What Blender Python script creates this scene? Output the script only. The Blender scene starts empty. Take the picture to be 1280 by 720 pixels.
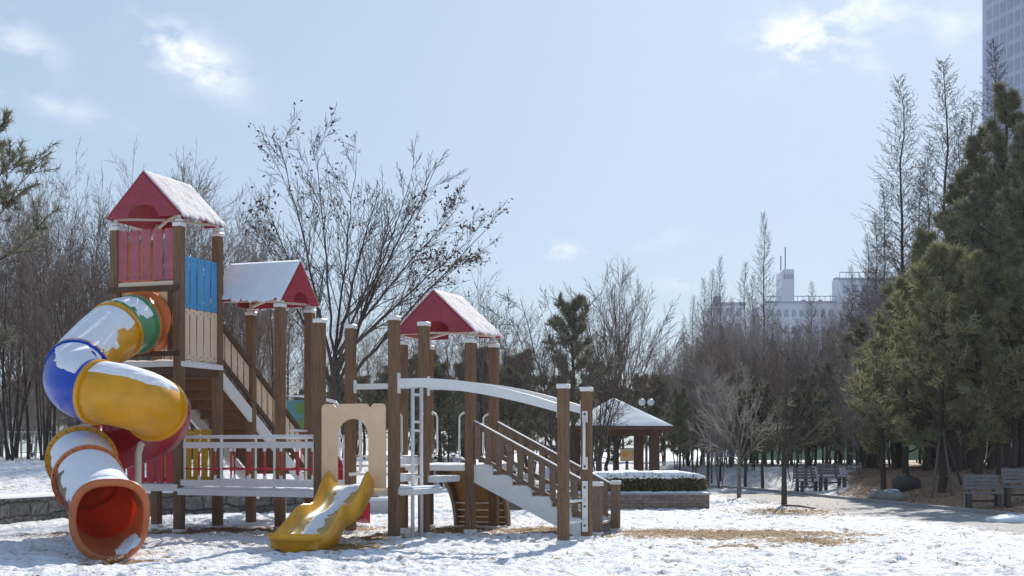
import bpy, math, random
import numpy as np
from mathutils import Vector, Matrix
R = math.radians
sc = bpy.context.scene
col = sc.collection
CAMH, F, HY = 1.4, 1700.0, 563.0

def at(px, py, d):
    return Vector(((px - 640) * d / F, d, CAMH - (py - HY) * d / F))

# ------------------------------------------------------------------ render
sc.render.engine = 'CYCLES'
sc.cycles.use_denoising = True
sc.cycles.denoising_input_passes = 'RGB_ALBEDO_NORMAL'
sc.cycles.denoising_prefilter = 'ACCURATE'
try:
    sc.cycles.denoiser = 'OPENIMAGEDENOISE'
except Exception:
    pass
sc.cycles.max_bounces = 6
sc.cycles.diffuse_bounces = 3
sc.cycles.glossy_bounces = 3
sc.cycles.transmission_bounces = 4
sc.cycles.transparent_max_bounces = 6
sc.cycles.sample_clamp_indirect = 6.0
sc.view_settings.view_transform = 'Standard'
sc.view_settings.look = 'None'
sc.view_settings.gamma = 1.0
sc.view_settings.use_curve_mapping = False
sc.view_settings.exposure = 1.12

cam_d = bpy.data.cameras.new('camera')
cam = bpy.data.objects.new('camera', cam_d)
col.objects.link(cam)
cam.location = (0, 0, CAMH)
cam.rotation_euler = (R(90), 0, 0)
cam_d.sensor_width = 36.0
cam_d.lens = F / 1280 * 36.0
cam_d.shift_y = (HY - 360) / 1280
cam_d.clip_start = 0.1
cam_d.clip_end = 5000
sc.camera = cam

# ------------------------------------------------------------------ light
SUN_EL, SUN_AZ = 33.0, 15.0           # azimuth from +Y towards +X
sun_d = bpy.data.lights.new('sun', 'SUN')
sun_d.energy = 2.45
sun_d.angle = R(0.5)
sun_d.color = (1.0, 0.95, 0.87)
sun = bpy.data.objects.new('sun', sun_d)
col.objects.link(sun)
sdir = Vector((math.sin(R(SUN_AZ)) * math.cos(R(SUN_EL)), math.cos(R(SUN_AZ)) * math.cos(R(SUN_EL)), math.sin(R(SUN_EL))))
sun.rotation_euler = sdir.to_track_quat('Z', 'Y').to_euler()

w = bpy.data.worlds.new('World')
sc.world = w
w.use_nodes = True
nt = w.node_tree
nt.nodes.clear()
N, L = nt.nodes, nt.links
out = N.new('ShaderNodeOutputWorld')
bg = N.new('ShaderNodeBackground')
bg.inputs['Strength'].default_value = 0.105
sky = N.new('ShaderNodeTexSky')
sky.sky_type = 'NISHITA'
sky.sun_disc = False
sky.sun_elevation = R(SUN_EL)
sky.sun_rotation = R(SUN_AZ)
sky.air_density = 1.0
sky.dust_density = 0.8
sky.ozone_density = 1.6
tc = N.new('ShaderNodeTexCoord')
nrm = N.new('ShaderNodeVectorMath'); nrm.operation = 'NORMALIZE'
L.new(tc.outputs['Generated'], nrm.inputs[0])

def wmath(op, a, b=None, c=None, clamp=False):
    m = N.new('ShaderNodeMath'); m.operation = op; m.use_clamp = clamp
    for i, x in enumerate((a, b, c)):
        if x is None: continue
        if isinstance(x, (int, float)): m.inputs[i].default_value = x
        else: L.new(x, m.inputs[i])
    return m.outputs[0]

wn = N.new('ShaderNodeTexNoise'); wn.inputs['Scale'].default_value = 24.0
wn.inputs['Detail'].default_value = 9.0; wn.inputs['Roughness'].default_value = 0.62
wn.inputs['Distortion'].default_value = 0.15
wmap = N.new('ShaderNodeMapping'); wmap.inputs['Scale'].default_value = (1.0, 1.0, 1.7)
wmap.inputs['Rotation'].default_value = (0, R(-22), 0)
L.new(nrm.outputs[0], wmap.inputs[0]); L.new(wmap.outputs[0], wn.inputs['Vector'])
cover = None
# direction, half-width, half-height (radians), tilt, density
for (px, py, hw, hh, tilt, dens) in ((236, 70, .036, .015, -28, 1.1), (1022, 36, .042, .017, 18, 1.2), (1068, 72, .030, .010, -16, .55), (985, 62, .030, .014, -40, .45),
                                     (703, 313, .018, .0055, 0, .8), (855, 352, .014, .006, 4, .9), (28, 55, .022, .013, -25, .55),
                                     (60, 128, .05, .008, -14, .35), (1180, 28, .05, .016, -14, .4), (820, 300, .02, .006, 8, .4)):
    c = (at(px, py, 100) - Vector((0, 0, CAMH))).normalized()
    ex = Vector((c.y, -c.x, 0)).normalized(); ez = ex.cross(c).normalized()
    a = R(tilt)
    e1 = ex * math.cos(a) + ez * math.sin(a); e2 = ez * math.cos(a) - ex * math.sin(a)
    d1 = N.new('ShaderNodeVectorMath'); d1.operation = 'DOT_PRODUCT'; d1.inputs[1].default_value = e1; L.new(nrm.outputs[0], d1.inputs[0])
    d2 = N.new('ShaderNodeVectorMath'); d2.operation = 'DOT_PRODUCT'; d2.inputs[1].default_value = e2; L.new(nrm.outputs[0], d2.inputs[0])
    x = wmath('DIVIDE', wmath('SUBTRACT', d1.outputs['Value'], c.dot(e1)), hw)
    y = wmath('DIVIDE', wmath('SUBTRACT', d2.outputs['Value'], c.dot(e2)), hh)
    r2 = wmath('ADD', wmath('MULTIPLY', x, x), wmath('MULTIPLY', y, y))
    fall = wmath('MULTIPLY', wmath('EXPONENT', wmath('MULTIPLY', r2, -0.9)), dens)
    cover = fall if cover is None else wmath('ADD', cover, fall)
streak = wmath('MULTIPLY', cover, wmath('MULTIPLY', wmath('SUBTRACT', wmath('ADD', wn.outputs['Fac'], wmath('MULTIPLY', cover, .05)), 0.465), 4.4, clamp=True), clamp=True)
mix = N.new('ShaderNodeMixRGB'); mix.blend_type = 'MIX'
tint = N.new('ShaderNodeMixRGB'); tint.blend_type = 'MULTIPLY'; tint.inputs[0].default_value = 1.0
tint.inputs[2].default_value = (1.12, 1.38, 1.70, 1)
gam = N.new('ShaderNodeGamma'); gam.inputs[1].default_value = 0.36
L.new(sky.outputs[0], gam.inputs[0]); L.new(gam.outputs[0], tint.inputs[1])
L.new(streak, mix.inputs[0]); L.new(tint.outputs[0], mix.inputs[1])
mix.inputs[2].default_value = (5.3, 5.4, 5.5, 1)
L.new(mix.outputs[0], bg.inputs['Color'])
L.new(bg.outputs[0], out.inputs[0])

# ------------------------------------------------------------------ materials
def mat(name, c, rough=0.6, var=0.15, scale=6.0, stretch=(1, 1, 1), c2=None, bump=0.0, bscale=None, spec=0.3, snow=None, translucent=0.0, island=False, coord='Object', metallic=0.0):
    m = bpy.data.materials.new(name); m.use_nodes = True
    t = m.node_tree; n = t.nodes; l = t.links
    b = n['Principled BSDF']
    b.inputs['Roughness'].default_value = rough
    b.inputs['Specular IOR Level'].default_value = spec
    b.inputs['Metallic'].default_value = metallic
    tcd = n.new('ShaderNodeTexCoord'); mp = n.new('ShaderNodeMapping'); mp.inputs['Scale'].default_value = stretch
    l.new(tcd.outputs[coord], mp.inputs[0])
    nz = n.new('ShaderNodeTexNoise'); nz.inputs['Scale'].default_value = scale; nz.inputs['Detail'].default_value = 6
    nz.inputs['Roughness'].default_value = 0.6
    l.new(mp.outputs[0], nz.inputs['Vector'])
    ramp = n.new('ShaderNodeMapRange'); ramp.inputs[1].default_value = 0.3; ramp.inputs[2].default_value = 0.7
    l.new(nz.outputs['Fac'], ramp.inputs[0])
    mx = n.new('ShaderNodeMixRGB')
    lo = tuple(x * (1 - var) for x in c); hi = tuple(min(1, x * (1 + var)) for x in c)
    if c2: lo = c2; hi = c
    mx.inputs[1].default_value = (*lo, 1); mx.inputs[2].default_value = (*hi, 1)
    if island:
        g = n.new('ShaderNodeNewGeometry')
        av = n.new('ShaderNodeMath'); av.operation = 'MULTIPLY_ADD'; av.inputs[1].default_value = 0.6
        l.new(g.outputs['Random Per Island'], av.inputs[0])
        hv = n.new('ShaderNodeMath'); hv.operation = 'MULTIPLY'; hv.inputs[1].default_value = 0.4
        l.new(ramp.outputs[0], hv.inputs[0]); l.new(hv.outputs[0], av.inputs[2])
        l.new(av.outputs[0], mx.inputs[0])
    else:
        l.new(ramp.outputs[0], mx.inputs[0])
    colour = mx.outputs[0]
    if snow is not None:
        # frost and thin snow lying where the surface faces up
        g = n.new('ShaderNodeNewGeometry'); sx = n.new('ShaderNodeSeparateXYZ'); l.new(g.outputs['Normal'], sx.inputs[0])
        n2 = n.new('ShaderNodeTexNoise'); n2.inputs['Scale'].default_value = snow[1]; n2.inputs['Detail'].default_value = 7; n2.inputs['Roughness'].default_value = 0.65
        l.new(tcd.outputs['Object'], n2.inputs['Vector'])
        ad = n.new('ShaderNodeMath'); ad.operation = 'MULTIPLY_ADD'; ad.inputs[1].default_value = snow[2]
        l.new(n2.outputs['Fac'], ad.inputs[0]); l.new(sx.outputs['Z'], ad.inputs[2])
        mr = n.new('ShaderNodeMapRange'); mr.inputs[1].default_value = snow[0] + snow[2] * .5 - .02; mr.inputs[2].default_value = snow[0] + snow[2] * .5 + .03
        l.new(ad.outputs[0], mr.inputs[0])
        ms = n.new('ShaderNodeMixRGB'); l.new(mr.outputs[0], ms.inputs[0]); l.new(colour, ms.inputs[1])
        ms.inputs[2].default_value = (0.86, 0.87, 0.9, 1)
        colour = ms.outputs[0]
        rr = n.new('ShaderNodeMapRange'); rr.inputs[3].default_value = rough; rr.inputs[4].default_value = 0.75
        l.new(mr.outputs[0], rr.inputs[0]); l.new(rr.outputs[0], b.inputs['Roughness'])
        sr_ = n.new('ShaderNodeMapRange'); sr_.inputs[3].default_value = spec; sr_.inputs[4].default_value = 0.0
        l.new(mr.outputs[0], sr_.inputs[0]); l.new(sr_.outputs[0], b.inputs['Specular IOR Level'])
        bp = n.new('ShaderNodeBump'); bp.inputs['Strength'].default_value = 0.7; bp.inputs['Distance'].default_value = 0.03
        n3 = n.new('ShaderNodeMath'); n3.operation = 'MULTIPLY'; l.new(mr.outputs[0], n3.inputs[0])
        n4 = n.new('ShaderNodeMath'); n4.operation = 'ADD'; n4.inputs[1].default_value = 0.7; l.new(n2.outputs['Fac'], n4.inputs[0]); l.new(n4.outputs[0], n3.inputs[1])
        l.new(n3.outputs[0], bp.inputs['Height']); l.new(bp.outputs[0], b.inputs['Normal'])
    elif bump:
        nb = nz
        if bscale:
            nb = n.new('ShaderNodeTexNoise'); nb.inputs['Scale'].default_value = bscale; nb.inputs['Detail'].default_value = 8
            l.new(mp.outputs[0], nb.inputs['Vector'])
        bp = n.new('ShaderNodeBump'); bp.inputs['Strength'].default_value = bump; bp.inputs['Distance'].default_value = 0.02
        l.new(nb.outputs['Fac'], bp.inputs['Height']); l.new(bp.outputs[0], b.inputs['Normal'])
    l.new(colour, b.inputs['Base Color'])
    if translucent:
        tr = n.new('ShaderNodeBsdfTranslucent'); l.new(colour, tr.inputs['Color'])
        ms2 = n.new('ShaderNodeMixShader'); ms2.inputs[0].default_value = translucent
        l.new(b.outputs[0], ms2.inputs[1]); l.new(tr.outputs[0], ms2.inputs[2])
        l.new(ms2.outputs[0], n['Material Output'].inputs[0])
    return m

M = {}
M['wood'] = mat('brown_timber', (.27, .165, .092), .75, c2=(.125, .068, .036), scale=8, stretch=(7, 7, .35), bump=.4, bscale=30)
M['wood_dark'] = mat('dark_timber', (.13, .075, .042), .7, c2=(.075, .042, .025), scale=9, stretch=(3, 3, 1), bump=.2, bscale=30)
M['wood_step'] = mat('red_brown_boards', (.25, .125, .06), .65, c2=(.15, .07, .032), scale=7, stretch=(1, 4, 4), bump=.2, bscale=30)
M['wood_grey'] = mat('grey_brown_timber', (.25, .175, .125), .75, c2=(.17, .115, .08), scale=9, stretch=(2, 2, 2), bump=.2, bscale=40)
M['wood_ply'] = mat('amber_plywood', (.36, .19, .06), .6, c2=(.22, .11, .035), scale=5, stretch=(3, 1, 1))
M['white'] = mat('white_paint', (.78, .77, .75), .4, .05, spec=.4)
M['whitewood'] = mat('white_boards', (.76, .75, .74), .55, .06, scale=12)
M['cream'] = mat('cream_pipe', (.72, .66, .54), .35, .05, spec=.45)
M['beige'] = mat('beige_board', (.88, .61, .38), .5, .05, scale=4)
M['beige_pale'] = mat('pale_beige_board', (.76, .58, .42), .5, .05, scale=4)
M['pink'] = mat('rose_red_board', (.42, .115, .14), .5, .16, scale=5, bump=.05)
M['gablepink'] = mat('faded_rose_gable', (.31, .046, .072), .5, .2, scale=5, bump=.05)
M['redpanel'] = mat('crimson_board', (.48, .035, .06), .5, .1, scale=5)
M['roofred'] = mat('rose_red_roof', (.35, .028, .045), .5, .14, scale=6)
M['orangepanel'] = mat('orange_board', (.72, .28, .04), .5, .08)
M['yellowpanel'] = mat('ochre_board', (.62, .33, .02), .5, .08)
M['bluepanel'] = mat('sky_blue_board', (.075, .33, .62), .45, .08, scale=4)
M['teal'] = mat('teal_board', (.12, .26, .29), .5, .08)
M['green_board'] = mat('green_board', (.13, .25, .06), .5, .1)
M['rope'] = mat('red_rope', (.48, .05, .05), .8, .25, scale=40)
SN = (.52, 5.5, .75)
M['t_green'] = mat('green_plastic', (.09, .27, .12), .28, .15, scale=2.6, spec=.5)
M['t_yellow'] = mat('yellow_plastic', (.72, .33, .006), .28, .15, scale=2.6, spec=.5)
M['t_blue'] = mat('blue_plastic', (.0, .055, .46), .26, .15, scale=2.6, spec=.6)
M['t_red'] = mat('red_plastic', (.42, .008, .02), .25, .15, scale=2.6, spec=.5)
M['t_orange'] = mat('orange_plastic', (.66, .225, .085), .35, .15, scale=2.6, spec=.45, translucent=.3)
M['t_clear'] = mat('scuffed_clear_plastic', (.50, .42, .36), .18, .25, scale=3, spec=.7, translucent=.75)
M['flange'] = mat('orange_flange', (.66, .17, .04), .35, .06, spec=.45)
M['ringyellow'] = mat('yellow_flange', (.70, .32, .01), .35, .06, spec=.45)
M['in_red'] = mat('red_plastic_lining', (.95, .075, .022), .4, .08, spec=.3, translucent=.6)
M['in_orange'] = mat('orange_plastic_lining', (.66, .20, .075), .45, .12, spec=.4, translucent=.3)
M['in_yellow'] = mat('yellow_plastic_lining', (.7, .3, .01), .4, .08)
M['slide'] = mat('yellow_slide_plastic', (.74, .36, .012), .3, .15, scale=2.6, spec=.5)
M['slidebed'] = mat('worn_yellow_slide_bed', (.62, .40, .10), .35, .12, scale=4, spec=.5)
M['snow'] = mat('snow', (.88, .89, .92), .7, .03, scale=9, bump=.5, bscale=26, spec=.2)
M['frostsnow'] = mat('patchy_snow', (.86, .85, .86), .8, c2=(.58, .48, .48), scale=22, bump=.6, bscale=45, spec=.2)
M['bolt'] = mat('steel_bolt', (.12, .11, .1), .4, .1, metallic=.6)
M['stone'] = None
M['bark'] = mat('dark_bark', (.095, .073, .06), .9, c2=(.045, .035, .03), scale=8, stretch=(3, 3, .6), bump=.5, bscale=18)
M['bark_grey'] = mat('grey_bark', (.23, .19, .155), .9, c2=(.12, .098, .08), scale=8, stretch=(3, 3, .6), bump=.5, bscale=18)
M['twig'] = mat('grey_brown_twigs', (.22, .16, .125), .9, .25, scale=2)
M['twig_dark'] = mat('dark_twigs', (.10, .077, .066), .9, .25, scale=2)
M['twig_pale'] = mat('pale_twigs', (.42, .37, .32), .9, .2, scale=2)
M['twig_red'] = mat('greyish_twigs', (.36, .315, .295), .9, .22, scale=2)
M['needle'] = mat('pine_needles', (.44, .41, .21), .65, c2=(.12, .135, .08), scale=1.2, translucent=.28, island=True, spec=.25)
M['needle_dark'] = mat('dark_pine_needles', (.31, .30, .19), .65, c2=(.11, .118, .085), scale=1.2, translucent=.22, island=True, spec=.25)
M['deadleaf'] = mat('dead_leaves', (.11, .06, .045), .8, c2=(.05, .03, .028), scale=3, translucent=.2, island=True)
M['hedge'] = mat('hedge_leaves', (.20, .175, .07), .6, c2=(.08, .075, .035), scale=3, translucent=.25, island=True)
M['straw'] = mat('dry_straw', (.48, .30, .115), .85, c2=(.19, .11, .045), scale=5, island=True)
M['litter'] = mat('fallen_leaves', (.52, .33, .22), .85, c2=(.20, .115, .075), scale=5, island=True)
M['concrete'] = mat('pale_concrete', (.58, .57, .55), .85, .12, scale=3, bump=.2, bscale=20)
M['kerb'] = mat('grey_kerb_stone', (.36, .35, .34), .85, .18, scale=4, bump=.2, bscale=20)
M['rock'] = mat('grey_granite', (.40, .37, .345), .85, c2=(.20, .185, .175), scale=3, bump=.6, bscale=9, snow=(.86, 3, .7))
M['rock_dark'] = mat('dark_boulder', (.075, .072, .07), .85, c2=(.035, .034, .034), scale=3, bump=.6, bscale=9)
M['benchwood'] = mat('weathered_bench_slats', (.30, .27, .255), .8, c2=(.15, .13, .12), scale=9, stretch=(1, 6, 6), bump=.3, bscale=30)
M['benchleg'] = mat('dark_bench_legs', (.10, .09, .085), .8, .2)
M['stake'] = mat('weathered_stake', (.16, .13, .11), .85, .25, stretch=(3, 3, .5))
M['gazwood'] = mat('gazebo_timber', (.16, .085, .055), .7, c2=(.10, .055, .038), scale=6, stretch=(3, 3, 1))
M['far_white'] = mat('pale_render', (.56, .58, .64), .8, .05, scale=.1)
M['far_trim'] = mat('grey_trim', (.30, .34, .42), .8, .08, scale=.2)
M['tower_wall'] = mat('blue_grey_cladding', (.30, .36, .49), .7, .05, scale=.1)
M['tower_glass'] = mat('tinted_window', (.21, .26, .37), .25, .1, scale=.1, spec=.5)
M['lampglobe'] = mat('opal_globe', (.92, .92, .9), .3, .02, spec=.5)
M['lamppole'] = mat('dark_grey_pole', (.13, .13, .13), .5, .1)
M['signbox'] = mat('varnished_box', (.62, .40, .20), .6, .12, scale=10)
M['fence_green'] = mat('pale_green_fence', (.35, .52, .33), .6, .08)
M['fence_white'] = mat('white_fence', (.72, .72, .7), .6, .08)

def brick_mat(name, c1, c2, mort, scale, bw, rh, msize=.02, offs=.5, squash=1.0, bump=.5, coordrot=None, noise_mix=.5):
    m = bpy.data.materials.new(name); m.use_nodes = True
    t = m.node_tree; n = t.nodes; l = t.links; b = n['Principled BSDF']; b.inputs['Roughness'].default_value = .85
    uv = n.new('ShaderNodeUVMap'); mp = n.new('ShaderNodeMapping'); l.new(uv.outputs[0], mp.inputs[0])
    wob = n.new('ShaderNodeTexNoise'); wob.inputs['Scale'].default_value = 2.2; l.new(mp.outputs[0], wob.inputs['Vector'])
    wmx = n.new('ShaderNodeMixRGB'); wmx.blend_type = 'ADD'; wmx.inputs[0].default_value = .17 * squash; l.new(mp.outputs[0], wmx.inputs[1]); l.new(wob.outputs['Color'], wmx.inputs[2])
    br = n.new('ShaderNodeTexBrick'); l.new(wmx.outputs[0], br.inputs['Vector'])
    br.inputs['Color1'].default_value = (*c1, 1); br.inputs['Color2'].default_value = (*c2, 1); br.inputs['Mortar'].default_value = (*mort, 1)
    br.inputs['Scale'].default_value = scale; br.inputs['Brick Width'].default_value = bw; br.inputs['Row Height'].default_value = rh
    br.inputs['Mortar Size'].default_value = msize; br.offset = offs
    nz = n.new('ShaderNodeTexNoise'); nz.inputs['Scale'].default_value = 9; nz.inputs['Detail'].default_value = 8; l.new(mp.outputs[0], nz.inputs['Vector'])
    mr = n.new('ShaderNodeMapRange'); mr.inputs[1].default_value = .3; mr.inputs[2].default_value = .7; mr.inputs[3].default_value = 1 - noise_mix; mr.inputs[4].default_value = 1 + noise_mix * .6
    l.new(nz.outputs['Fac'], mr.inputs[0])
    mm = n.new('ShaderNodeMixRGB'); mm.blend_type = 'MULTIPLY'; mm.inputs[0].default_value = 1; l.new(br.outputs['Color'], mm.inputs[1]); l.new(mr.outputs[0], mm.inputs[2])
    l.new(mm.outputs[0], b.inputs['Base Color'])
    hh = n.new('ShaderNodeMath'); hh.operation = 'MULTIPLY_ADD'; hh.inputs[1].default_value = -1.2; l.new(br.outputs['Fac'], hh.inputs[0]); l.new(nz.outputs['Fac'], hh.inputs[2])
    bp = n.new('ShaderNodeBump'); bp.inputs['Strength'].default_value = bump; bp.inputs['Distance'].default_value = .03; l.new(hh.outputs[0], bp.inputs['Height']); l.new(bp.outputs[0], b.inputs['Normal'])
    return m
M['stone'] = brick_mat('rough_grey_masonry', (.24, .225, .20), (.13, .125, .115), (.075, .07, .065), 1.0, .55, .26, .02, .37, 1.6, .9, noise_mix=.6)
M['brick'] = brick_mat('tan_brick', (.36, .25, .185), (.24, .165, .13), (.20, .16, .14), 1.0, .21, .075, .012, .5, .15, .4, noise_mix=.35)

# ------------------------------------------------------------------ mesh builder
class MB:
    def __init__(self): self.v = []; self.f = []; self.m = []; self.smooth = []; self.uv = {}
    def add(self, vs, fs, mi=0, sm=False):
        o = len(self.v); self.v.extend([tuple(p) for p in vs])
        for f in fs:
            self.f.append(tuple(o + i for i in f)); self.m.append(mi); self.smooth.append(sm)
    def hexa(self, p, mi=0):   # 8 points: bottom 4 ccw, top 4 ccw
        self.add(p, [(3, 2, 1, 0), (4, 5, 6, 7), (0, 1, 5, 4), (1, 2, 6, 5), (2, 3, 7, 6), (3, 0, 4, 7)], mi)
    def box(self, x0, x1, y0, y1, z0, z1, mi=0, bev=0.0):
        if x0 > x1: x0, x1 = x1, x0
        if y0 > y1: y0, y1 = y1, y0
        if z0 > z1: z0, z1 = z1, z0
        if not bev:
            self.hexa([(x0, y0, z0), (x1, y0, z0), (x1, y1, z0), (x0, y1, z0), (x0, y0, z1), (x1, y0, z1), (x1, y1, z1), (x0, y1, z1)], mi); return
        b = bev
        ring = [(x0 + b, y0), (x1 - b, y0), (x1, y0 + b), (x1, y1 - b), (x1 - b, y1), (x0 + b, y1), (x0, y1 - b), (x0, y0 + b)]
        ins = [(x0 + b, y0 + b), (x1 - b, y0 + b), (x1 - b, y0 + b), (x1 - b, y1 - b), (x1 - b, y1 - b), (x0 + b, y1 - b), (x0 + b, y1 - b), (x0 + b, y0 + b)]
        vs = []
        for q, z in ((ins, z0), (ring, z0 + b), (ring, z1 - b), (ins, z1)):
            for (x, y) in q: vs.append((x, y, z))
        fs = [tuple(range(7, -1, -1)), tuple(range(24, 32))]
        for k in range(3):
            for i in range(8):
                j = (i + 1) % 8
                fs.append((k * 8 + i, k * 8 + j, k * 8 + 8 + j, k * 8 + 8 + i))
        self.add(vs, fs, mi)
    def beam(self, p0, p1, w, h, up=(0, 0, 1), mi=0, vert_ends=False):
        p0 = Vector(p0); p1 = Vector(p1); d = (p1 - p0).normalized(); up = Vector(up)
        s = d.cross(up).normalized()
        u = up.normalized() if vert_ends else s.cross(d).normalized()
        a = s * w / 2; b = u * h / 2
        self.hexa([p0 - a - b, p1 - a - b, p1 + a - b, p0 + a - b, p0 - a + b, p1 - a + b, p1 + a + b, p0 + a + b], mi)
    def tube(self, pts, r, n=8, cap=True, mi=0, sm=True):
        pts = [Vector(p) for p in pts]; rs = r if isinstance(r, (list, tuple)) else [r] * len(pts)
        t0 = (pts[1] - pts[0]).normalized()
        ref = Vector((0, 0, 1)) if abs(t0.z) < .9 else Vector((1, 0, 0))
        nv = t0.cross(ref).normalized(); vs = []
        for i, p in enumerate(pts):
            t = (pts[min(i + 1, len(pts) - 1)] - pts[max(i - 1, 0)]).normalized()
            nv = (nv - t * nv.dot(t)).normalized(); b = t.cross(nv)
            for k in range(n):
                a = 2 * math.pi * k / n
                vs.append(p + (nv * math.cos(a) + b * math.sin(a)) * rs[i])
        fs = []
        for i in range(len(pts) - 1):
            for k in range(n):
                j = (k + 1) % n
                fs.append((i * n + k, i * n + j, (i + 1) * n + j, (i + 1) * n + k))
        self.add(vs, fs, mi, sm)
        if cap:
            o = len(self.v) - len(vs)
            self.f.append(tuple(o + k for k in range(n - 1, -1, -1))); self.m.append(mi); self.smooth.append(False)
            self.f.append(tuple(o + (len(pts) - 1) * n + k for k in range(n))); self.m.append(mi); self.smooth.append(False)
    def strip(self, outer, inner, org, e1, e2, nrm_, th, n=64, mi=0):
        # a flat board between two open outlines (a, b), extruded by th along nrm_
        def res(poly, n):
            P = [Vector(p) for p in poly]; Ls = [0]
            for i in range(1, len(P)): Ls.append(Ls[-1] + (P[i] - P[i - 1]).length)
            out = []
            for k in range(n):
                s = Ls[-1] * k / (n - 1); i = 1
                while i < len(P) - 1 and Ls[i] < s: i += 1
                f = (s - Ls[i - 1]) / max(1e-9, Ls[i] - Ls[i - 1]); out.append(P[i - 1].lerp(P[i], f))
            return out
        org, e1, e2, nv = Vector(org), Vector(e1), Vector(e2), Vector(nrm_)
        O = res(outer, n); I = res(inner, n); vs = []
        for q in (0, th):
            for P in (O, I):
                for p in P: vs.append(org + e1 * p[0] + e2 * p[1] + nv * q)
        fs = []
        for i in range(n - 1):
            o0, o1, i0, i1 = i, i + 1, n + i, n + i + 1
            fs += [(o0, i0, i1, o1), (2 * n + o0, 2 * n + o1, 2 * n + i1, 2 * n + i0), (o0, o1, 2 * n + o1, 2 * n + o0), (i0, 2 * n + i0, 2 * n + i1, i1)]
        for i in (0, n - 1):
            fs.append((i, n + i, 3 * n + i, 2 * n + i))
        self.add(vs, fs, mi)
    def prism(self, poly, org, e1, e2, nrm_, th, mi=0):
        org, e1, e2, nv = Vector(org), Vector(e1), Vector(e2), Vector(nrm_)
        k = len(poly); vs = [org + e1 * a + e2 * b for a, b in poly] + [org + e1 * a + e2 * b + nv * th for a, b in poly]
        fs = [tuple(range(k - 1, -1, -1)), tuple(range(k, 2 * k))] + [(i, (i + 1) % k, k + (i + 1) % k, k + i) for i in range(k)]
        self.add(vs, fs, mi)
    def sphere(self, c, r, nu=12, nv=8, mi=0):
        c = Vector(c); r = r if isinstance(r, (tuple, list)) else (r, r, r); vs = []; fs = []
        for i in range(nv + 1):
            th = math.pi * i / nv
            for k in range(nu):
                a = 2 * math.pi * k / nu
                vs.append((c.x + r[0] * math.sin(th) * math.cos(a), c.y + r[1] * math.sin(th) * math.sin(a), c.z + r[2] * math.cos(th)))
        for i in range(nv):
            for k in range(nu):
                fs.append((i * nu + k, (i + 1) * nu + k, (i + 1) * nu + (k + 1) % nu, i * nu + (k + 1) % nu))
        self.add(vs, fs, mi, True)
    def build(self, name, mats, parent=None, fix=True):
        me = bpy.data.meshes.new(name); me.from_pydata(self.v, [], self.f); me.update()
        mats = mats if isinstance(mats, (list, tuple)) else [mats]
        for q in mats: me.materials.append(q)
        me.polygons.foreach_set('material_index', self.m); me.polygons.foreach_set('use_smooth', self.smooth)
        if fix:
            import bmesh
            bm = bmesh.new(); bm.from_mesh(me); bmesh.ops.recalc_face_normals(bm, faces=bm.faces); bm.to_mesh(me); bm.free()
        ob = bpy.data.objects.new(name, me); col.objects.link(ob)
        if parent: ob.parent = parent
        return ob

def tag(o, label=None, cat=None, group=None, kind=None):
    if label: o['label'] = label
    if cat: o['category'] = cat
    if group: o['group'] = group
    if kind: o['kind'] = kind
    return o
def empty(name, loc=(0, 0, 0), rz=0, parent=None):
    o = bpy.data.objects.new(name, None); col.objects.link(o); o.location = loc; o.rotation_euler = (0, 0, rz)
    o.empty_display_size = .2
    if parent: o.parent = parent
    return o
KIDS = {}
def copy_tree(o, parent=None):
    c = o.copy(); col.objects.link(c)
    if parent: c.parent = parent
    for ch in list(o.children): copy_tree(ch, c)
    return c

# ------------------------------------------------------------------ numpy noise
def vnoise(x, y, seed=0):
    xi = np.floor(x).astype(np.int64); yi = np.floor(y).astype(np.int64); xf = x - xi; yf = y - yi
    u = xf * xf * (3 - 2 * xf); v = yf * yf * (3 - 2 * yf)
    def h(a, b):
        n = (a * 374761393 + b * 668265263 + seed * 1442695041) & 0xFFFFFFFF
        n = ((n ^ (n >> 13)) * 1274126177) & 0xFFFFFFFF
        return ((n ^ (n >> 16)) & 0xFFFF) / 65535.0
    return (h(xi, yi) * (1 - u) + h(xi + 1, yi) * u) * (1 - v) + (h(xi, yi + 1) * (1 - u) + h(xi + 1, yi + 1) * u) * v
def fbm(x, y, oct=4, seed=0):
    s = 0; a = .5
    for o in range(oct):
        s = s + a * vnoise(x * 2 ** o, y * 2 ** o, seed + o * 17); a *= .5
    return s
def sstep(a, b, x):
    t = np.clip((x - a) / (b - a), 0, 1); return t * t * (3 - 2 * t)

# ------------------------------------------------------------------ terrain
WALL = [(-13.0, 16.5), (-11.3, 21.0), (-9.95, 25.4), (-9.1, 28.0), (-7.6, 29.6), (-6.0, 30.8), (-4.7, 31.5), (-3.9, 32.6), (-3.4, 34.5)]
TERR = WALL + [(-2.2, 60), (-3, 120), (-160, 120), (-160, 16.5)]
KERB = [(12.6, 18.0), (11.7, 23.0), (10.75, 28.7), (10.1, 34.0), (9.6, 39.0), (9.2, 43.5), (8.2, 50.0), (5.5, 57.0), (2.0, 62.0), (-1.0, 66.0)]
MOUND = KERB + [(-1, 140), (180, 140), (180, 18.0)]
def seg_dist(x, y, poly):
    d = np.full(x.shape, 1e9)
    for (x0, y0), (x1, y1) in zip(poly[:-1], poly[1:]):
        dx, dy = x1 - x0, y1 - y0
        t = np.clip(((x - x0) * dx + (y - y0) * dy) / (dx * dx + dy * dy), 0, 1)
        d = np.minimum(d, np.hypot(x - x0 - t * dx, y - y0 - t * dy))
    return d
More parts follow.
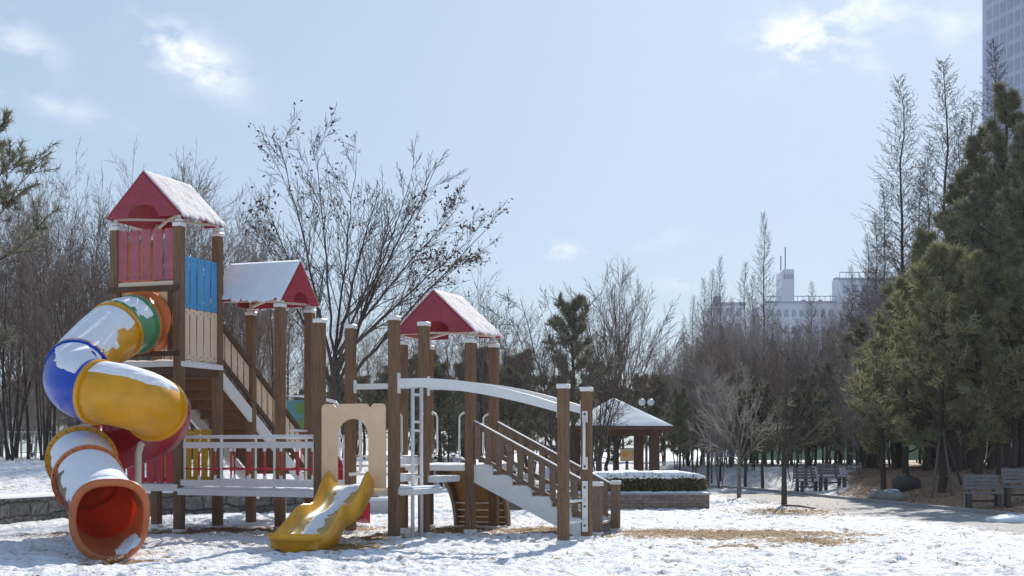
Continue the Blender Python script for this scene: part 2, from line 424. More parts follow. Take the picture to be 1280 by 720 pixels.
def inside(x, y, poly):
    c = np.zeros(x.shape, bool); n = len(poly)
    for i in range(n):
        x0, y0 = poly[i]; x1, y1 = poly[(i + 1) % n]
        if y0 == y1: continue
        c ^= ((y0 > y) != (y1 > y)) & (x < (x1 - x0) * (y - y0) / (y1 - y0) + x0)
    return c
def hbase(x, y):
    x = np.asarray(x, float); y = np.asarray(y, float)
    e1 = np.where(inside(x, y, TERR), seg_dist(x, y, WALL), 0)
    z = sstep(.06, .3, e1) * .46 + .62 * sstep(.5, 11, e1)
    e2 = np.where(inside(x, y, MOUND), seg_dist(x, y, KERB), 0)
    z = z + sstep(.25, 4.2, e2) * .68 + .10 * sstep(4, 14, e2)
    return z
def hz(x, y): return float(hbase(np.array([x]), np.array([y]))[0])

SPOTS = []   # bare straw patches: x, y, rx, ry, strength
def spot(px, py, wpx, rd, s=1.0):
    d = CAMH * F / (py - HY); SPOTS.append(((px - 640) * d / F, d, wpx * d / F, rd, s))
spot(925, 668, 150, 1.1, 1.0); spot(830, 664, 70, .8, .9); spot(1010, 676, 70, .9, .8); spot(690, 662, 90, .8, .95); spot(560, 662, 60, .8, .8)
spot(400, 662, 70, 1.0, .95); spot(430, 684, 45, .7, 1.0); spot(300, 662, 80, .8, .85); spot(215, 664, 40, .7, .8); spot(470, 672, 40, .6, .7)
spot(140, 699, 42, .55, 1.2); spot(930, 683, 60, .5, .55); spot(60, 668, 30, .5, .5); spot(990, 640, 70, 2.2, .6)
def masks(x, y):
    st = np.zeros(x.shape)
    for (sx, sy, rx, ry, s) in SPOTS:
        q = ((x - sx) / rx) ** 2 + ((y - sy) / ry) ** 2
        st = np.maximum(st, s * np.exp(-q * .8))
    dk = seg_dist(x, y, KERB); ins = inside(x, y, MOUND)
    path = np.where(~ins, sstep(4.6, 1.8, dk), 0) * sstep(52, 40, y) * sstep(13, 20, y)
    lit = np.where(ins, sstep(.0, .25, dk), 0) * sstep(4, -3, y - (39.0 + (x - 9.4) * 3.2) + 3.2 * fbm(x * .7, y * .7, 3, 5) - 1.6)
    return st, path, lit

def build_ground():
    fa = np.radians(np.linspace(-25, 25, 470)); ca = np.radians(np.linspace(25, 335, 64))[1:-1]
    ang = np.concatenate([fa, ca]); na = len(ang)
    rr = [0.6, 2, 4, 7, 10, 12.5]
    r = 13.6
    while r < 50: rr.append(r); r *= 1.0034
    while r < 110: rr.append(r); r *= 1.012
    while r < 3000: rr.append(r); r *= 1.16
    rr = np.array(rr); nr = len(rr)
    Rr, A = np.meshgrid(rr, ang, indexing='ij')
    x = Rr * np.sin(A); y = Rr * np.cos(A)
    z = hbase(x, y)
    near = sstep(110, 45, Rr)
    bump = (fbm(x * 1.1, y * 1.1, 3, 1) - .45) * .06 + (fbm(x * 4.2, y * 3.0, 3, 9) - .45) * .055 + (fbm(x * 11, y * 8, 2, 23) - .37) * .085
    pr_ = np.zeros(x.shape)
    cs = .40; ci = np.floor(x / cs); cj = np.floor(y / cs)
    def hsh(a, b, k):
        q = np.sin(a * 127.1 + b * 311.7 + k * 74.7) * 43758.5453; return q - np.floor(q)
    for oi in (-1, 0, 1):
        for oj in (-1, 0, 1):
            a_, b_ = ci + oi, cj + oj; trod = fbm(a_ * .16, b_ * .16, 3, 31)
            on = hsh(a_, b_, 1) < (.15 + 1.5 * np.clip(trod - .38, 0, .4)); px_ = (a_ + hsh(a_, b_, 2)) * cs; py_ = (b_ + hsh(a_, b_, 3)) * cs; th_ = hsh(a_, b_, 4) * 3.14 + .6
            dx_, dy_ = x - px_, y - py_; u_ = (dx_ * np.cos(th_) + dy_ * np.sin(th_)) / .16; v_ = (-dx_ * np.sin(th_) + dy_ * np.cos(th_)) / .072; q_ = u_ * u_ + v_ * v_
            dep = .026 + .03 * hsh(a_, b_, 5)
            pr_ = pr_ + np.where(on, -dep * np.exp(-(q_ ** 2) * 1.2) + .014 * np.exp(-((np.sqrt(q_) - 1.35) / .28) ** 2), 0)
    pit = pr_ + .5 * sstep(.58, .72, vnoise(x * 3.4 + 7, y * 2.6, 77)) * -.05
    st, path, lit = masks(x, y)
    smooth = 1 - .75 * path
    z = z + (bump + pit) * near * smooth
    # hollow worn under the tube mouth and at the slide foot
    for (sx, sy, sr, sd) in ((-5.25, 17.7, .75, .09), (-3.2, 19.4, .6, .04)):
        z = z - sd * np.exp(-(((x - sx) / sr) ** 2 + ((y - sy) / sr) ** 2))
    v = np.stack([x, y, z], -1).reshape(-1, 3)
    v = np.vstack([v, [[0, 0, 0]]]); c = len(v) - 1
    i, j = np.meshgrid(np.arange(nr - 1), np.arange(na), indexing='ij'); j2 = (j + 1) % na
    q = np.stack([i * na + j, (i + 1) * na + j, (i + 1) * na + j2, i * na + j2], -1).reshape(-1, 4)
    q = q[:, ::-1]
    tri = np.stack([np.full(na, c), (np.arange(na) + 1) % na, np.arange(na)], -1)
    me = bpy.data.meshes.new('ground')
    nq, nt_ = len(q), len(tri)
    me.vertices.add(len(v)); me.vertices.foreach_set('co', v.ravel())
    me.loops.add(nq * 4 + nt_ * 3); me.loops.foreach_set('vertex_index', np.concatenate([q.ravel(), tri.ravel()]))
    me.polygons.add(nq + nt_)
    me.polygons.foreach_set('loop_start', np.concatenate([np.arange(nq) * 4, nq * 4 + np.arange(nt_) * 3]))
    me.polygons.foreach_set('use_smooth', np.ones(nq + nt_, bool))
    me.update(calc_edges=True); me.validate()
    a = me.color_attributes.new('cover', 'FLOAT_COLOR', 'POINT')
    cc = np.zeros((len(v), 4)); cc[:-1, 0] = st.ravel(); cc[:-1, 1] = path.ravel(); cc[:-1, 2] = lit.ravel(); cc[:, 3] = 1
    a.data.foreach_set('color', cc.ravel())
    m = bpy.data.materials.new('snowy_ground'); m.use_nodes = True
    t = m.node_tree; n = t.nodes; l = t.links; b = n['Principled BSDF']; b.inputs['Roughness'].default_value = .75; b.inputs['Specular IOR Level'].default_value = .2
    at_ = n.new('ShaderNodeAttribute'); at_.attribute_name = 'cover'
    sp = n.new('ShaderNodeSeparateColor'); l.new(at_.outputs['Color'], sp.inputs[0])
    geo = n.new('ShaderNodeNewGeometry')
    def noise(scale, det=6, ro=.6, st_=(1, 1, 1), dist=0):
        mp = n.new('ShaderNodeMapping'); mp.inputs['Scale'].default_value = st_; l.new(geo.outputs['Position'], mp.inputs[0])
        z = n.new('ShaderNodeTexNoise'); z.inputs['Scale'].default_value = scale; z.inputs['Detail'].default_value = det; z.inputs['Roughness'].default_value = ro; z.inputs['Distortion'].default_value = dist
        l.new(mp.outputs[0], z.inputs['Vector']); return z.outputs['Fac']
    def mth(op, a, b=None, c=None, clamp=False):
        q = n.new('ShaderNodeMath'); q.operation = op; q.use_clamp = clamp
        for i, x_ in enumerate((a, b, c)):
            if x_ is None: continue
            if isinstance(x_, (int, float)): q.inputs[i].default_value = x_
            else: l.new(x_, q.inputs[i])
        return q.outputs[0]
    def rng(v_, a, b_):
        q = n.new('ShaderNodeMapRange'); q.inputs[1].default_value = a; q.inputs[2].default_value = b_; l.new(v_, q.inputs[0]); return q.outputs[0]
    def mixc(f, a, b_):
        q = n.new('ShaderNodeMixRGB'); l.new(f, q.inputs[0])
        for k, x_ in ((1, a), (2, b_)):
            if isinstance(x_, tuple): q.inputs[k].default_value = (*x_, 1)
            else: l.new(x_, q.inputs[k])
        return q.outputs[0]
    straw = mixc(rng(noise(30, 4, .7, (1, 2.2, 1)), .35, .65), (.13, .075, .03), (.44, .27, .10))
    pathc = mixc(rng(noise(9, 6), .3, .7), (.27, .25, .235), (.42, .39, .36))
    litc = mixc(rng(noise(14, 7, .7), .35, .65), (.21, .125, .08), (.52, .34, .225))
    snowc = mixc(rng(noise(3, 5), .3, .7), (.80, .81, .84), (.90, .90, .92))
    # thin trampled places where the soil and dead grass show through
    thin = mth('MULTIPLY', rng(noise(6.5, 7, .74, (1, .55, 1)), .54, .60), rng(noise(.55, 3), .30, .55))
    base = mixc(mth('MULTIPLY', thin, .85), snowc, straw)
    f1 = rng(mth('ADD', sp.outputs[0], mth('MULTIPLY', mth('SUBTRACT', noise(4.2, 8, .68, (1, .7, 1), .4), .5), 2.8)), .33, .50)
    base = mixc(f1, base, straw)
    f2 = rng(mth('ADD', sp.outputs[1], mth('MULTIPLY', mth('SUBTRACT', noise(1.7, 8, .66, (1, .8, 1)), .5), 2.2)), .45, .70)
    base = mixc(mth('MULTIPLY', f2, .92), base, pathc)
    f3 = rng(mth('ADD', sp.outputs[2], mth('MULTIPLY', mth('SUBTRACT', noise(1.6, 8, .62), .5), 1.3)), .42, .55)
    base = mixc(f3, base, litc)
    l.new(base, b.inputs['Base Color'])
    bp = n.new('ShaderNodeBump'); bp.inputs['Strength'].default_value = .8; bp.inputs['Distance'].default_value = .05
    l.new(mth('ADD', noise(16, 6, .65, (1, .6, 1)), mth('MULTIPLY', noise(42, 3), .35)), bp.inputs['Height']); l.new(bp.outputs[0], b.inputs['Normal'])
    me.materials.append(m)
    o = bpy.data.objects.new('ground', me); col.objects.link(o)
    tag(o, kind='structure')
build_ground()

# ------------------------------------------------------------------ play structure (local frame: x = along its front, y = away)
ROOT = empty('play_structure', (-5.709, 23.33, 0), R(-20.55))
tag(ROOT, 'large wooden playground with a tube slide, red roofs, decks and stairs in the snow', 'playground')
RM = Matrix.Translation(ROOT.location) @ Matrix.Rotation(R(-20.55), 4, 'Z'); RI = RM.inverted()
def loc(px, py, d): return RI @ at(px, py, d)
DZ = .78      # lower decks
PW = .155

def post(s, t, top, foot=True, wd=PW, mat_='wood', cap=True):
    m = MB(); h = wd / 2; m.box(s - h, s + h, t - h, t + h, -.25, top, bev=.012); p = m.build('post', M[mat_], ROOT)
    if top > 2.2:
        for z_ in ((.66, .80) if top < 5 else (.70, .84, 2.80, 2.92)):
            k_ = MB(); k_.tube([(s, t - h - .012, z_), (s, t - h + .004, z_)], .018, 8); k_.build('bolt', M['bolt'], p)
    if cap:
        c = MB(); c.box(s - h - .012, s + h + .012, t - h - .012, t + h + .012, top - .03, top + .04, bev=.012); c.build('cap', M['white'], p)
    if foot:
        c = MB(); c.box(s - h - .015, s + h + .015, t - h - .015, t + h + .015, -.2, .05, bev=.01); c.build('foot', M['whitewood'], p)
    return p
TA = (-1.30, 0.0); TB = (0, 0); TC = (0, 1.19); TD = (-1.30, 1.19)
for q in (TA, TB, TC, TD): post(q[0], q[1], 5.27)
for q in ((-.05, 2.40), (1.20, 1.33), (1.20, 2.40)): post(q[0], q[1], 3.97)
P2 = (2.95, 4.27, -.42, .65)
for q in ((P2[0], P2[2]), (P2[1], P2[2]), (P2[0], P2[3]), (P2[1] + .03, P2[3])): post(q[0], q[1], 3.48)
P3 = (3.41, 4.69, 1.725, 2.83)
for s in P3[:2]:
    for t in P3[2:]: post(s, t, 3.27)
post(7.08, -.42, 2.36); post(7.11, .65, 2.36)
post(6.95, P3[2], .84, wd=.16, mat_='wood_grey'); post(6.95, P3[3], .84, wd=.14, mat_='wood_grey')

def roof(s0, s1, t0, t1, ze, axis, rise=.74, oh=.12, oh2=.12, snowmat='snow', ptops=3.97):
    """gable roof; axis 't' = ridge runs along t (away), 's' = ridge along the front"""
    r = empty('roof', (0, 0, 0), 0, ROOT)
    if axis == 't':
        c = Vector(((s0 + s1) / 2, t0 - oh2, ze)); e1 = Vector((1, 0, 0)); en = Vector((0, 1, 0)); half = (s1 - s0) / 2 + oh; ln = t1 - t0 + 2 * oh2
    else:
        c = Vector((s0 - oh2, (t0 + t1) / 2, ze)); e1 = Vector((0, 1, 0)); en = Vector((1, 0, 0)); half = (t1 - t0) / 2 + oh; ln = s1 - s0 + 2 * oh2
    up = Vector((0, 0, 1)); th = .032
    m = MB()
    sl = math.hypot(half, rise)
    for sg in (-1, 1):
        n_ = Vector(e1 * sg * rise / sl + up * half / sl)
        a = c + e1 * sg * half; b = c + up * rise
        m.hexa([a, a + en * ln, b + en * ln, b, a + n_ * th, a + en * ln + n_ * th, b + en * ln + up * th * 1.3, b + up * th * 1.3])
    m.build('roof_slope', M['roofred'], r)
    # snow lying on both slopes, uneven in depth and slumping at the eaves
    k = MB(); nu, nv = 46, 30; sd0 = int(ze * 100)
    for sg in (-1, 1):
        n_ = Vector(e1 * sg * rise / sl + up * half / sl)
        a = c + e1 * sg * (half + .004) - up * .004; b = c + up * rise; vs = []
        I_, J_ = np.meshgrid(np.arange(nu + 1), np.arange(nv + 1), indexing='ij')
        dp = fbm(I_ * .16 + sd0, J_ * .16 + sg * 7, 4, sd0) ; jg = fbm(np.arange(nu + 1) * .45 + sd0, np.zeros(nu + 1) + sg * 3, 3, 8)
        for i in range(nu + 1):
            j0 = (jg[i] - .55) * .22 / sl
            for j in range(nv + 1):
                fj = j / nv; fj = fj + j0 * (1 - fj) ** 6; e_ = min(1, min(i, nu - i) / 2.0) * min(1, j / 2.0)
                p = a.lerp(b, fj) + en * (ln * (.002 + .996 * i / nu)) + n_ * (th + .002 + max(-.012, (.012 + .038 * (dp[i, j] - .30)) * (.25 + .75 * e_)))
                if j == nv: p = b + en * (ln * (.002 + .996 * i / nu)) + up * (th * 1.3 + .018)
                vs.append(p)
        fs = [(i * (nv + 1) + j, (i + 1) * (nv + 1) + j, (i + 1) * (nv + 1) + j + 1, i * (nv + 1) + j + 1) for i in range(nu) for j in range(nv)]
        if sg < 0: fs = [f[::-1] for f in fs]
        k.add(vs, fs, 0, True)
    # skirt so the layer has an edge
    ob = k.build('snow_layer', M[snowmat], r)
    sm = ob.modifiers.new('thick', 'SOLIDIFY'); sm.thickness = .022; sm.offset = -1
    # gable boards with a curved cut-out
    for q in (-.006, ln - .024):
        g = MB()
        iw = half * .985
        arch = [(-iw * .42, 0)] + [(-iw * .42 * math.cos(x), iw * .30 * math.sin(x)) for x in [math.pi * y / 16 for y in range(1, 16)]] + [(iw * .42, 0)]
        g.strip([(-iw, 0), (0, rise * iw / half), (iw, 0)], arch, c + en * (q + .0) + up * .0, e1, up, en, .03, 41)
        g.build('gable', M['gablepink' if q < 0 and axis == 't' else 'roofred'], r)
    # tie braces and corner brackets
    b = MB()
    z_ = -.02
    A = [c + e1 * (sg * (half - oh)) + en * (oh2 + f * (ln - 2 * oh2)) for sg in (-1, 1) for f in (0, 1)]
    mid = sum(A, Vector()) / 4 + up * .06
    for p in A: b.beam(p + up * .02, mid, .05, .035)
    b.build('brace', M['cream'], r)
    for p in A:
        s = MB(); s.tube([(p.x, p.y, ptops), (p.x, p.y, p.z + .12)], .035, 8); s.tube([(p.x, p.y, ptops + .03), (p.x, p.y, ptops + .065)], .075, 10); s.build('bracket', M['white'], r)
    return r
roof(-1.30, 0, 0, 1.19, 5.42, 't', .76, .10, .12, 'frostsnow', 5.30)
roof(-.05, 1.20, 1.33, 2.40, 4.07, 's', .72, .12, .12, 'snow', 4.0)
roof(P3[0], P3[1], P3[2], P3[3], 3.42, 't', .70, .10, .12, 'frostsnow', 3.30)

def boards(p0, p1, z0, z1, n, gap, mt, th=.025, name='panel', ztop=None, round_=False):
    p0 = Vector((*p0, 0)); p1 = Vector((*p1, 0)); d = p1 - p0; ln = d.length; d.normalize(); nn = Vector((d.y, -d.x, 0))
    bw = (ln - gap * (n - 1)) / n; m = MB()
    for i in range(n):
        a = p0 + d * (i * (bw + gap)); b = a + d * bw
        q = nn * th / 2
        m.hexa([a - q + Vector((0, 0, z0)), b - q + Vector((0, 0, z0)), b + q + Vector((0, 0, z0)), a + q + Vector((0, 0, z0)),
                a - q + Vector((0, 0, z1)), b - q + Vector((0, 0, z1)), b + q + Vector((0, 0, z1)), a + q + Vector((0, 0, z1))])
    for i in range(n):
        for f in (.07, .93):
            c_ = p0 + d * (i * (bw + gap) + bw / 2) + Vector((0, 0, z0 + (z1 - z0) * f)); m.tube([c_ + nn * (th / 2 + .006), c_ + nn * (th / 2 - .002)], .012, 6, mi=1)
    # back battens join the boards
    for f in (.06, .94):
        z = z0 + (z1 - z0) * f; q = -nn * (th / 2 + .014)
        m.beam(p0 + q + Vector((0, 0, z)), p1 + q + Vector((0, 0, z)), .026, .06)
    return m.build(name, [mt, M['bolt']], ROOT)
h = PW / 2
# tower, upper level
o = boards((TA[0] + h, -.03), (TB[0] - h, -.03), 4.34, 5.22, 5, .06, M['pink'], .02)
m = MB(); m.box(TA[0] + h, -h, -.045, -.005, 4.235, 4.315); m.build('panel', M['beige_pale'], ROOT)
boards((.03, h), (.03, 1.19 - h), 3.86, 4.76, 5, .05, M['bluepanel'], .014)
boards((.03, h), (.03, 1.19 - h), 2.97, 3.85, 5, .05, M['beige_pale'], .014)
boards((TA[0], 1.19 - h), (TA[0], h), 3.2, 5.1, 5, .05, M['orangepanel'])
for z in (4.19, 3.06):
    m = MB(); m.box(TA[0] - h + .0, TB[0] + h, -h - .035, -h - .003, z - .045, z + .045, bev=.008); b = m.build('beam', M['wood_dark'], ROOT)
    for s in (TA[0], 0):
        for dz in (-.02, .02): k = MB(); k.tube([(s + dz, -h - .045, z + dz), (s + dz, -h - .03, z + dz)], .014, 8); k.build('bolt', M['bolt'], b)
EC = (-.66, 3.63)     # entry hole of the tube
m = MB()
oc = [(-.53, -.5), (-.53, .5), (.53, .5), (.53, -.5), (-.53, -.5)]
ic = [(.43 * math.cos(R(225 - k * 9)), .43 * math.sin(R(225 - k * 9))) for k in range(41)]
m.strip(oc, ic, (EC[0], -.03, EC[1]), (1, 0, 0), (0, 0, 1), (0, 1, 0), .03, 81); m.build('entry_panel', M['beige'], ROOT)
for s in (TA[0] + h + .045, TB[0] - h - .045): m = MB(); m.box(s - .04, s + .04, -h - .03, -h + .005, 3.11, 4.14); m.build('panel_frame', M['wood_dark'], ROOT)

def deck(s0, s1, t0, t1, z, name='deck', poly=None, th=.12, snow=True):
    poly = poly or [(s0, t0), (s1, t0), (s1, t1), (s0, t1)]
    m = MB(); m.prism(poly, (0, 0, z - th), (1, 0, 0), (0, 1, 0), (0, 0, 1), th); d = m.build(name, M['whitewood'], ROOT)
    if snow:
        rnd = random.Random(int(s0 * 77 + z * 31)); k = MB(); n = 16; cx = sum(p[0] for p in poly) / 4; cy = sum(p[1] for p in poly) / 4; vs = []
        for i in range(n + 1):
            for j in range(n + 1):
                a, b_ = i / n, j / n
                p = [(poly[0][q] * (1 - a) + poly[1][q] * a) * (1 - b_) + (poly[3][q] * (1 - a) + poly[2][q] * a) * b_ for q in (0, 1)]
                e = min(i, j, n - i, n - j)
                vs.append((cx + (p[0] - cx) * .985, cy + (p[1] - cy) * .985, z + (.004 if e == 0 else .018 + rnd.uniform(0, .025))))
        k.add(vs, [(i * (n + 1) + j, (i + 1) * (n + 1) + j, (i + 1) * (n + 1) + j + 1, i * (n + 1) + j + 1) for i in range(n) for j in range(n)], 0, True)
        k.build('snow_layer', M['snow'], d)
    return d
deck(TA[0] - .02, .02 + .06, -.06, 1.25, 2.93, th=.09)
deck(TA[0] - .02, .02, -.09, 1.25, DZ + .04)
deck(-.02, 1.25, 1.27, 2.45, DZ)
deck(P2[0] - .05, P2[1] + .05, P2[2] - .05, P2[3] + .05, DZ + .02)
deck(P3[0] - .05, P3[1] + .03, P3[2] - .06, P3[3] + .05, 1.14, th=.09)
deck(0, 0, 0, 0, DZ - .03, name='bridge_deck', poly=[(.03, -.10), (P2[0] - .06, -.46), (P2[0] - .06, .66), (.03, 1.1)], th=.11)
m = MB(); m.beam((.08, -.06, DZ + .07), (P2[0] - .08, -.42, DZ + .07), .03, .10); m.beam((.08, 1.05, DZ + .07), (P2[0] - .08, .62, DZ + .07), .03, .10); m.build('kick_board', M['whitewood'], ROOT)

# tower, lower level
boards((TA[0] + h, -.05), (TB[0] - h, -.05), DZ + .06, 1.80, 6, .05, M['redpanel'])
boards((TB[0] - h, 1.24), (TA[0] + h, 1.24), DZ + .06, 1.78, 7, .05, M['yellowpanel'])
m = MB()
for (a, b) in ((TA, TB), (TB, TC), (TC, TD), (TD, TA)): m.beam((a[0], a[1], 2.78), (b[0], b[1], 2.78), .07, .12)
m.build('beam', M['wood_dark'], ROOT)

# net bridges: rails, uprights and red ropes
def net(p0, p1, hang=0.0):
    p0, p1 = Vector((*p0, 0)), Vector((*p1, 0)); Z = lambda z: Vector((0, 0, z))
    g = empty('net_railing', (0, 0, 0), 0, ROOT)
    m = MB(); m.tube([p0 + Z(1.63), p1 + Z(1.63)], .028, 10); m.build('rail', M['white'], g)
    m = MB(); m.beam(p0 + Z(1.49), p1 + Z(1.49), .035, .10); m.build('rail', M['white'], g)
    for f in (0.01, .30, .70, .99):
        m = MB(); q = p0.lerp(p1, f); m.tube([q + Z(DZ), q + Z(1.66)], .02, 8); m.build('upright', M['white'], g)
    m = MB(); n = 7
    for i in range(1, n + 1):
        q = p0.lerp(p1, i / (n + 1)); m.tube([q + Z(DZ + .12), q + Z(1.14), q + Z(1.40)], .016, 6); 
        m.tube([q + Z(1.05), q + Z(1.10)], .028, 6)
    pts = [p0.lerp(p1, i / 24) + Z(1.10 + hang * math.sin(math.pi * (i / 24 * (n + 1) % 1)) * -.02) for i in range(25)]
    m.tube(pts, .014, 6); m.build('rope_net', M['rope'], g)
    for i in range(1, n + 1):
        q = p0.lerp(p1, i / (n + 1))
        for za_, zb_ in ((1.38, 1.45), (DZ + .1, DZ + .2)): m = MB(); m.tube([q + Z(za_), q + Z(zb_)], .022, 6); m.build('rope_end', M['white'], g)
net((.10, -.02), (P2[0] - .09, -.40), 1)
net((.10, 1.10), (P2[0] - .09, .64), 1)

# upper stairs: descend away behind the tower
g = empty('staircase', (0, 0, 0), 0, ROOT)
SL = .644; K0 = TC[1] + .06
zl = lambda k: 3.04 - SL * k
m = MB(); n = 11
for i in range(n):
    z = 2.93 - (i + 1) * (2.93 - DZ) / (n + 1); k = K0 + (i + .15) * .305
    m.box(TA[0] + .06, -.06, k, k + .30, z - .035, z); m.box(TA[0] + .07, -.07, k - .012, k + .012, z - .0, z + (2.93 - DZ) / (n + 1) - .036)
m.build('tread', M['wood_step'], g)
for s in (-.01, TA[0] + .02):
    m = MB(); a = Vector((s, K0 - .05, zl(0) - .26)); b = Vector((s, K0 + 3.45, zl(3.5) - .26)); m.beam(a, b, .06, .25, vert_ends=True); m.build('stringer', M['white'], g)
def rail(p0, p1, dz, n, mt_rail, mt_bal, th=.03, bw=.085, parent=None, face=1):
    p0, p1 = Vector(p0), Vector(p1); up = Vector((0, 0, 1)); d = p1 - p0
    r = empty('railing', (0, 0, 0), 0, parent) if parent is not g else None
    P = r or parent
    m = MB(); m.beam(p0 + up * dz, p1 + up * dz, .055, .10, vert_ends=True); m.build('handrail', mt_rail, P)
    m = MB(); m.beam(p0, p1, .055, .09, vert_ends=True); m.build('bottom_rail', mt_rail, P)
    hd = Vector((d.x, d.y, 0)).normalized(); nn = Vector((hd.y, -hd.x, 0)) * face
    for i in range(n):
        q = p0.lerp(p1, (i + .5) / n); m = MB()
        a = q - hd * bw / 2 + nn * .03; b = q + hd * bw / 2 + nn * .03
        dzq = d.z / Vector((d.x, d.y)).length * bw / 2
        lo, hi = -.02, dz + .02
        A = [a + up * (lo - dzq), b + up * (lo + dzq), b + up * (lo + dzq) + nn * th, a + up * (lo - dzq) + nn * th, a + up * (hi - dzq), b + up * (hi + dzq), b + up * (hi + dzq) + nn * th, a + up * (hi - dzq) + nn * th]
        m.hexa(A); m.build('baluster', mt_bal, P)
    return P
rail((.0, K0 + .03, zl(0) + .0), (.0, K0 + 3.2, zl(3.2)), .64, 15, M['wood_dark'], M['beige_pale'], .02, .14, ROOT, -1)
rail((TA[0], K0 + .03, zl(0) + .0), (TA[0], K0 + 3.2, zl(3.2)), .64, 15, M['wood_dark'], M['beige_pale'], .02, .14, ROOT, -1)

# right-hand stairs from the low roofed platform to the ground
g2 = empty('staircase', (0, 0, 0), 0, ROOT)
s0, s1 = P3[1] + .06, 6.87
n = 6
for t in (P3[2], P3[3]):
    m = MB(); poly = []
    za, zb = 1.16, .10
    for i in range(n):      # saw-tooth top edge
        sa = s0 + (s1 - s0) * i / n; sb = s0 + (s1 - s0) * (i + 1) / n; z = za + (zb - za) * i / n
        poly += [(sa, z), (sb, z)]
    poly += [(s1, -.05), (s1 - .25, -.05), (s0, za - .30)]
    m.prism(poly, (0, t - .03, 0), (1, 0, 0), (0, 0, 1), (0, 1, 0), .06); m.build('stringer', M['white'], g2)
for i in range(n):
    sa = s0 + (s1 - s0) * i / n; z = 1.12 + (.08 - 1.12) * i / n - .09
    m = MB(); m.box(sa, sa + (s1 - s0) / n + .03, P3[2] + .035, P3[3] - .035, z - .04, z + .0); tr = m.build('tread', M['wood_step'], g2)
    k = MB(); k.box(sa + .02, sa + (s1 - s0) / n, P3[2] + .06, P3[3] - .06, z + .002, z + .035, bev=.012); k.build('snow_layer', M['snow'], tr)
for t, f in ((P3[2], 1), (P3[3], 1)):
    rail((s0, t - .0, 1.33), (6.87, t - .0, .24), .53, 11, M['wood_grey'], M['wood_grey'], .03, .10, ROOT, f)
    m = MB(); m.beam((s0, t, 1.33 + .53 + .06), (6.87, t, .24 + .53 + .06), .05, .02, vert_ends=True); m.build('snow_strip', M['snow'], ROOT)

# curved climbing wall hanging from the back of the low platform
ca = [(3.56, 'x'), (4.60, 'x')]
g3 = empty('climbing_arch', (0, 0, 0), 0, ROOT)
def cpt(f):   # f 0 at deck, 1 at the ground
    a = f * math.pi / 2
    return (P3[3] + .06 + .95 * math.sin(a) ** 1.2, 1.08 - 1.14 * (1 - math.cos(a)) ** .95)
for s in (3.56, 4.60):
    m = MB(); pts = [Vector((s, *cpt(i / 14))) for i in range(15)]; vs = []
    for i, p in enumerate(pts):
        t = (pts[min(i + 1, 14)] - pts[max(i - 1, 0)]).normalized(); nn = Vector((0, t.z, -t.y)); nn = nn if nn.y < 0 else -nn
        for (dx, dn) in ((-.03, 0), (.03, 0), (.03, .13), (-.03, .13)): vs.append(p + Vector((dx, 0, 0)) + nn * (dn - .02))
    fs = [(i * 4 + k, i * 4 + (k + 1) % 4, i * 4 + 4 + (k + 1) % 4, i * 4 + 4 + k) for i in range(14) for k in range(4)] + [(0, 1, 2, 3), (56, 57, 58, 59)]
    m.add(vs, fs); m.build('arch_rib', M['wood_grey'], g3)
m = MB(); vs = []
for i in range(15):
    p = cpt(i / 14); vs += [(3.59, p[0] + .01, p[1]), (4.57, p[0] + .01, p[1])]
m.add(vs, [(i * 2, i * 2 + 1, i * 2 + 3, i * 2 + 2) for i in range(14)], 0, True); o = m.build('curved_board', M['wood_ply'], g3)
sm = o.modifiers.new('thick', 'SOLIDIFY'); sm.thickness = .03; sm.offset = 0
for z in (.42, .29, .16, .06):
    f = min((abs(cpt(i / 200)[1] - z), i / 200) for i in range(201))[1]; p = cpt(f)
    m = MB(); m.box(3.59, 4.57, p[0] - .045, p[0] - .02, z - .012, z + .012); m.build('rung', M['cream'], g3)

# arched panel at the head of the yellow slide
m = MB(); W = P2[1] - P2[0]; H0, H1 = .80, 2.14
x0, x1 = .09, W - .10
def rc(cx, cz, r, a0, a1, n=6): return [(cx + r * math.cos(R(a0 + (a1 - a0) * i / n)), cz + r * math.sin(R(a0 + (a1 - a0) * i / n))) for i in range(n + 1)]
outer = [(x0, H0)] + rc(x0 + .07, H1 - .07, .07, 180, 90)
for xc in (x0 + .27, x1 - .27): outer += [(xc - .055, H1), (xc - .02, H1 - .05), (xc + .02, H1 - .05), (xc + .055, H1)]
outer += rc(x1 - .07, H1 - .07, .07, 90, 0) + [(x1, H0)]
aw = .275; ac = (x0 + x1) / 2 - .01
inner = [(ac - aw, H0)] + [(ac + aw * math.cos(R(180 - 7.5 * i)), 1.62 + aw * 1.02 * math.sin(R(7.5 * i))) for i in range(25)] + [(ac + aw, H0)]
m.strip(outer, inner, (P2[0], P2[2] - h - .03, 0), (1, 0, 0), (0, 0, 1), (0, 1, 0), .028, 110); ap = m.build('arch_panel', M['beige'], ROOT)
for a in (x0 + .05, x1 - .05):
    for z in (1.05, 1.85): k = MB(); k.tube([(P2[0] + a, P2[2] - h - .04, z), (P2[0] + a, P2[2] - h - .028, z)], .022, 10); k.build('bolt', M['cream'], ap)
m = MB(); m.box(P2[1] - .12, P2[1] - .075, P2[2] + .02, P2[2] + .06, DZ + .02, 2.0); m.build('panel_frame', M['wood_dark'], ROOT)

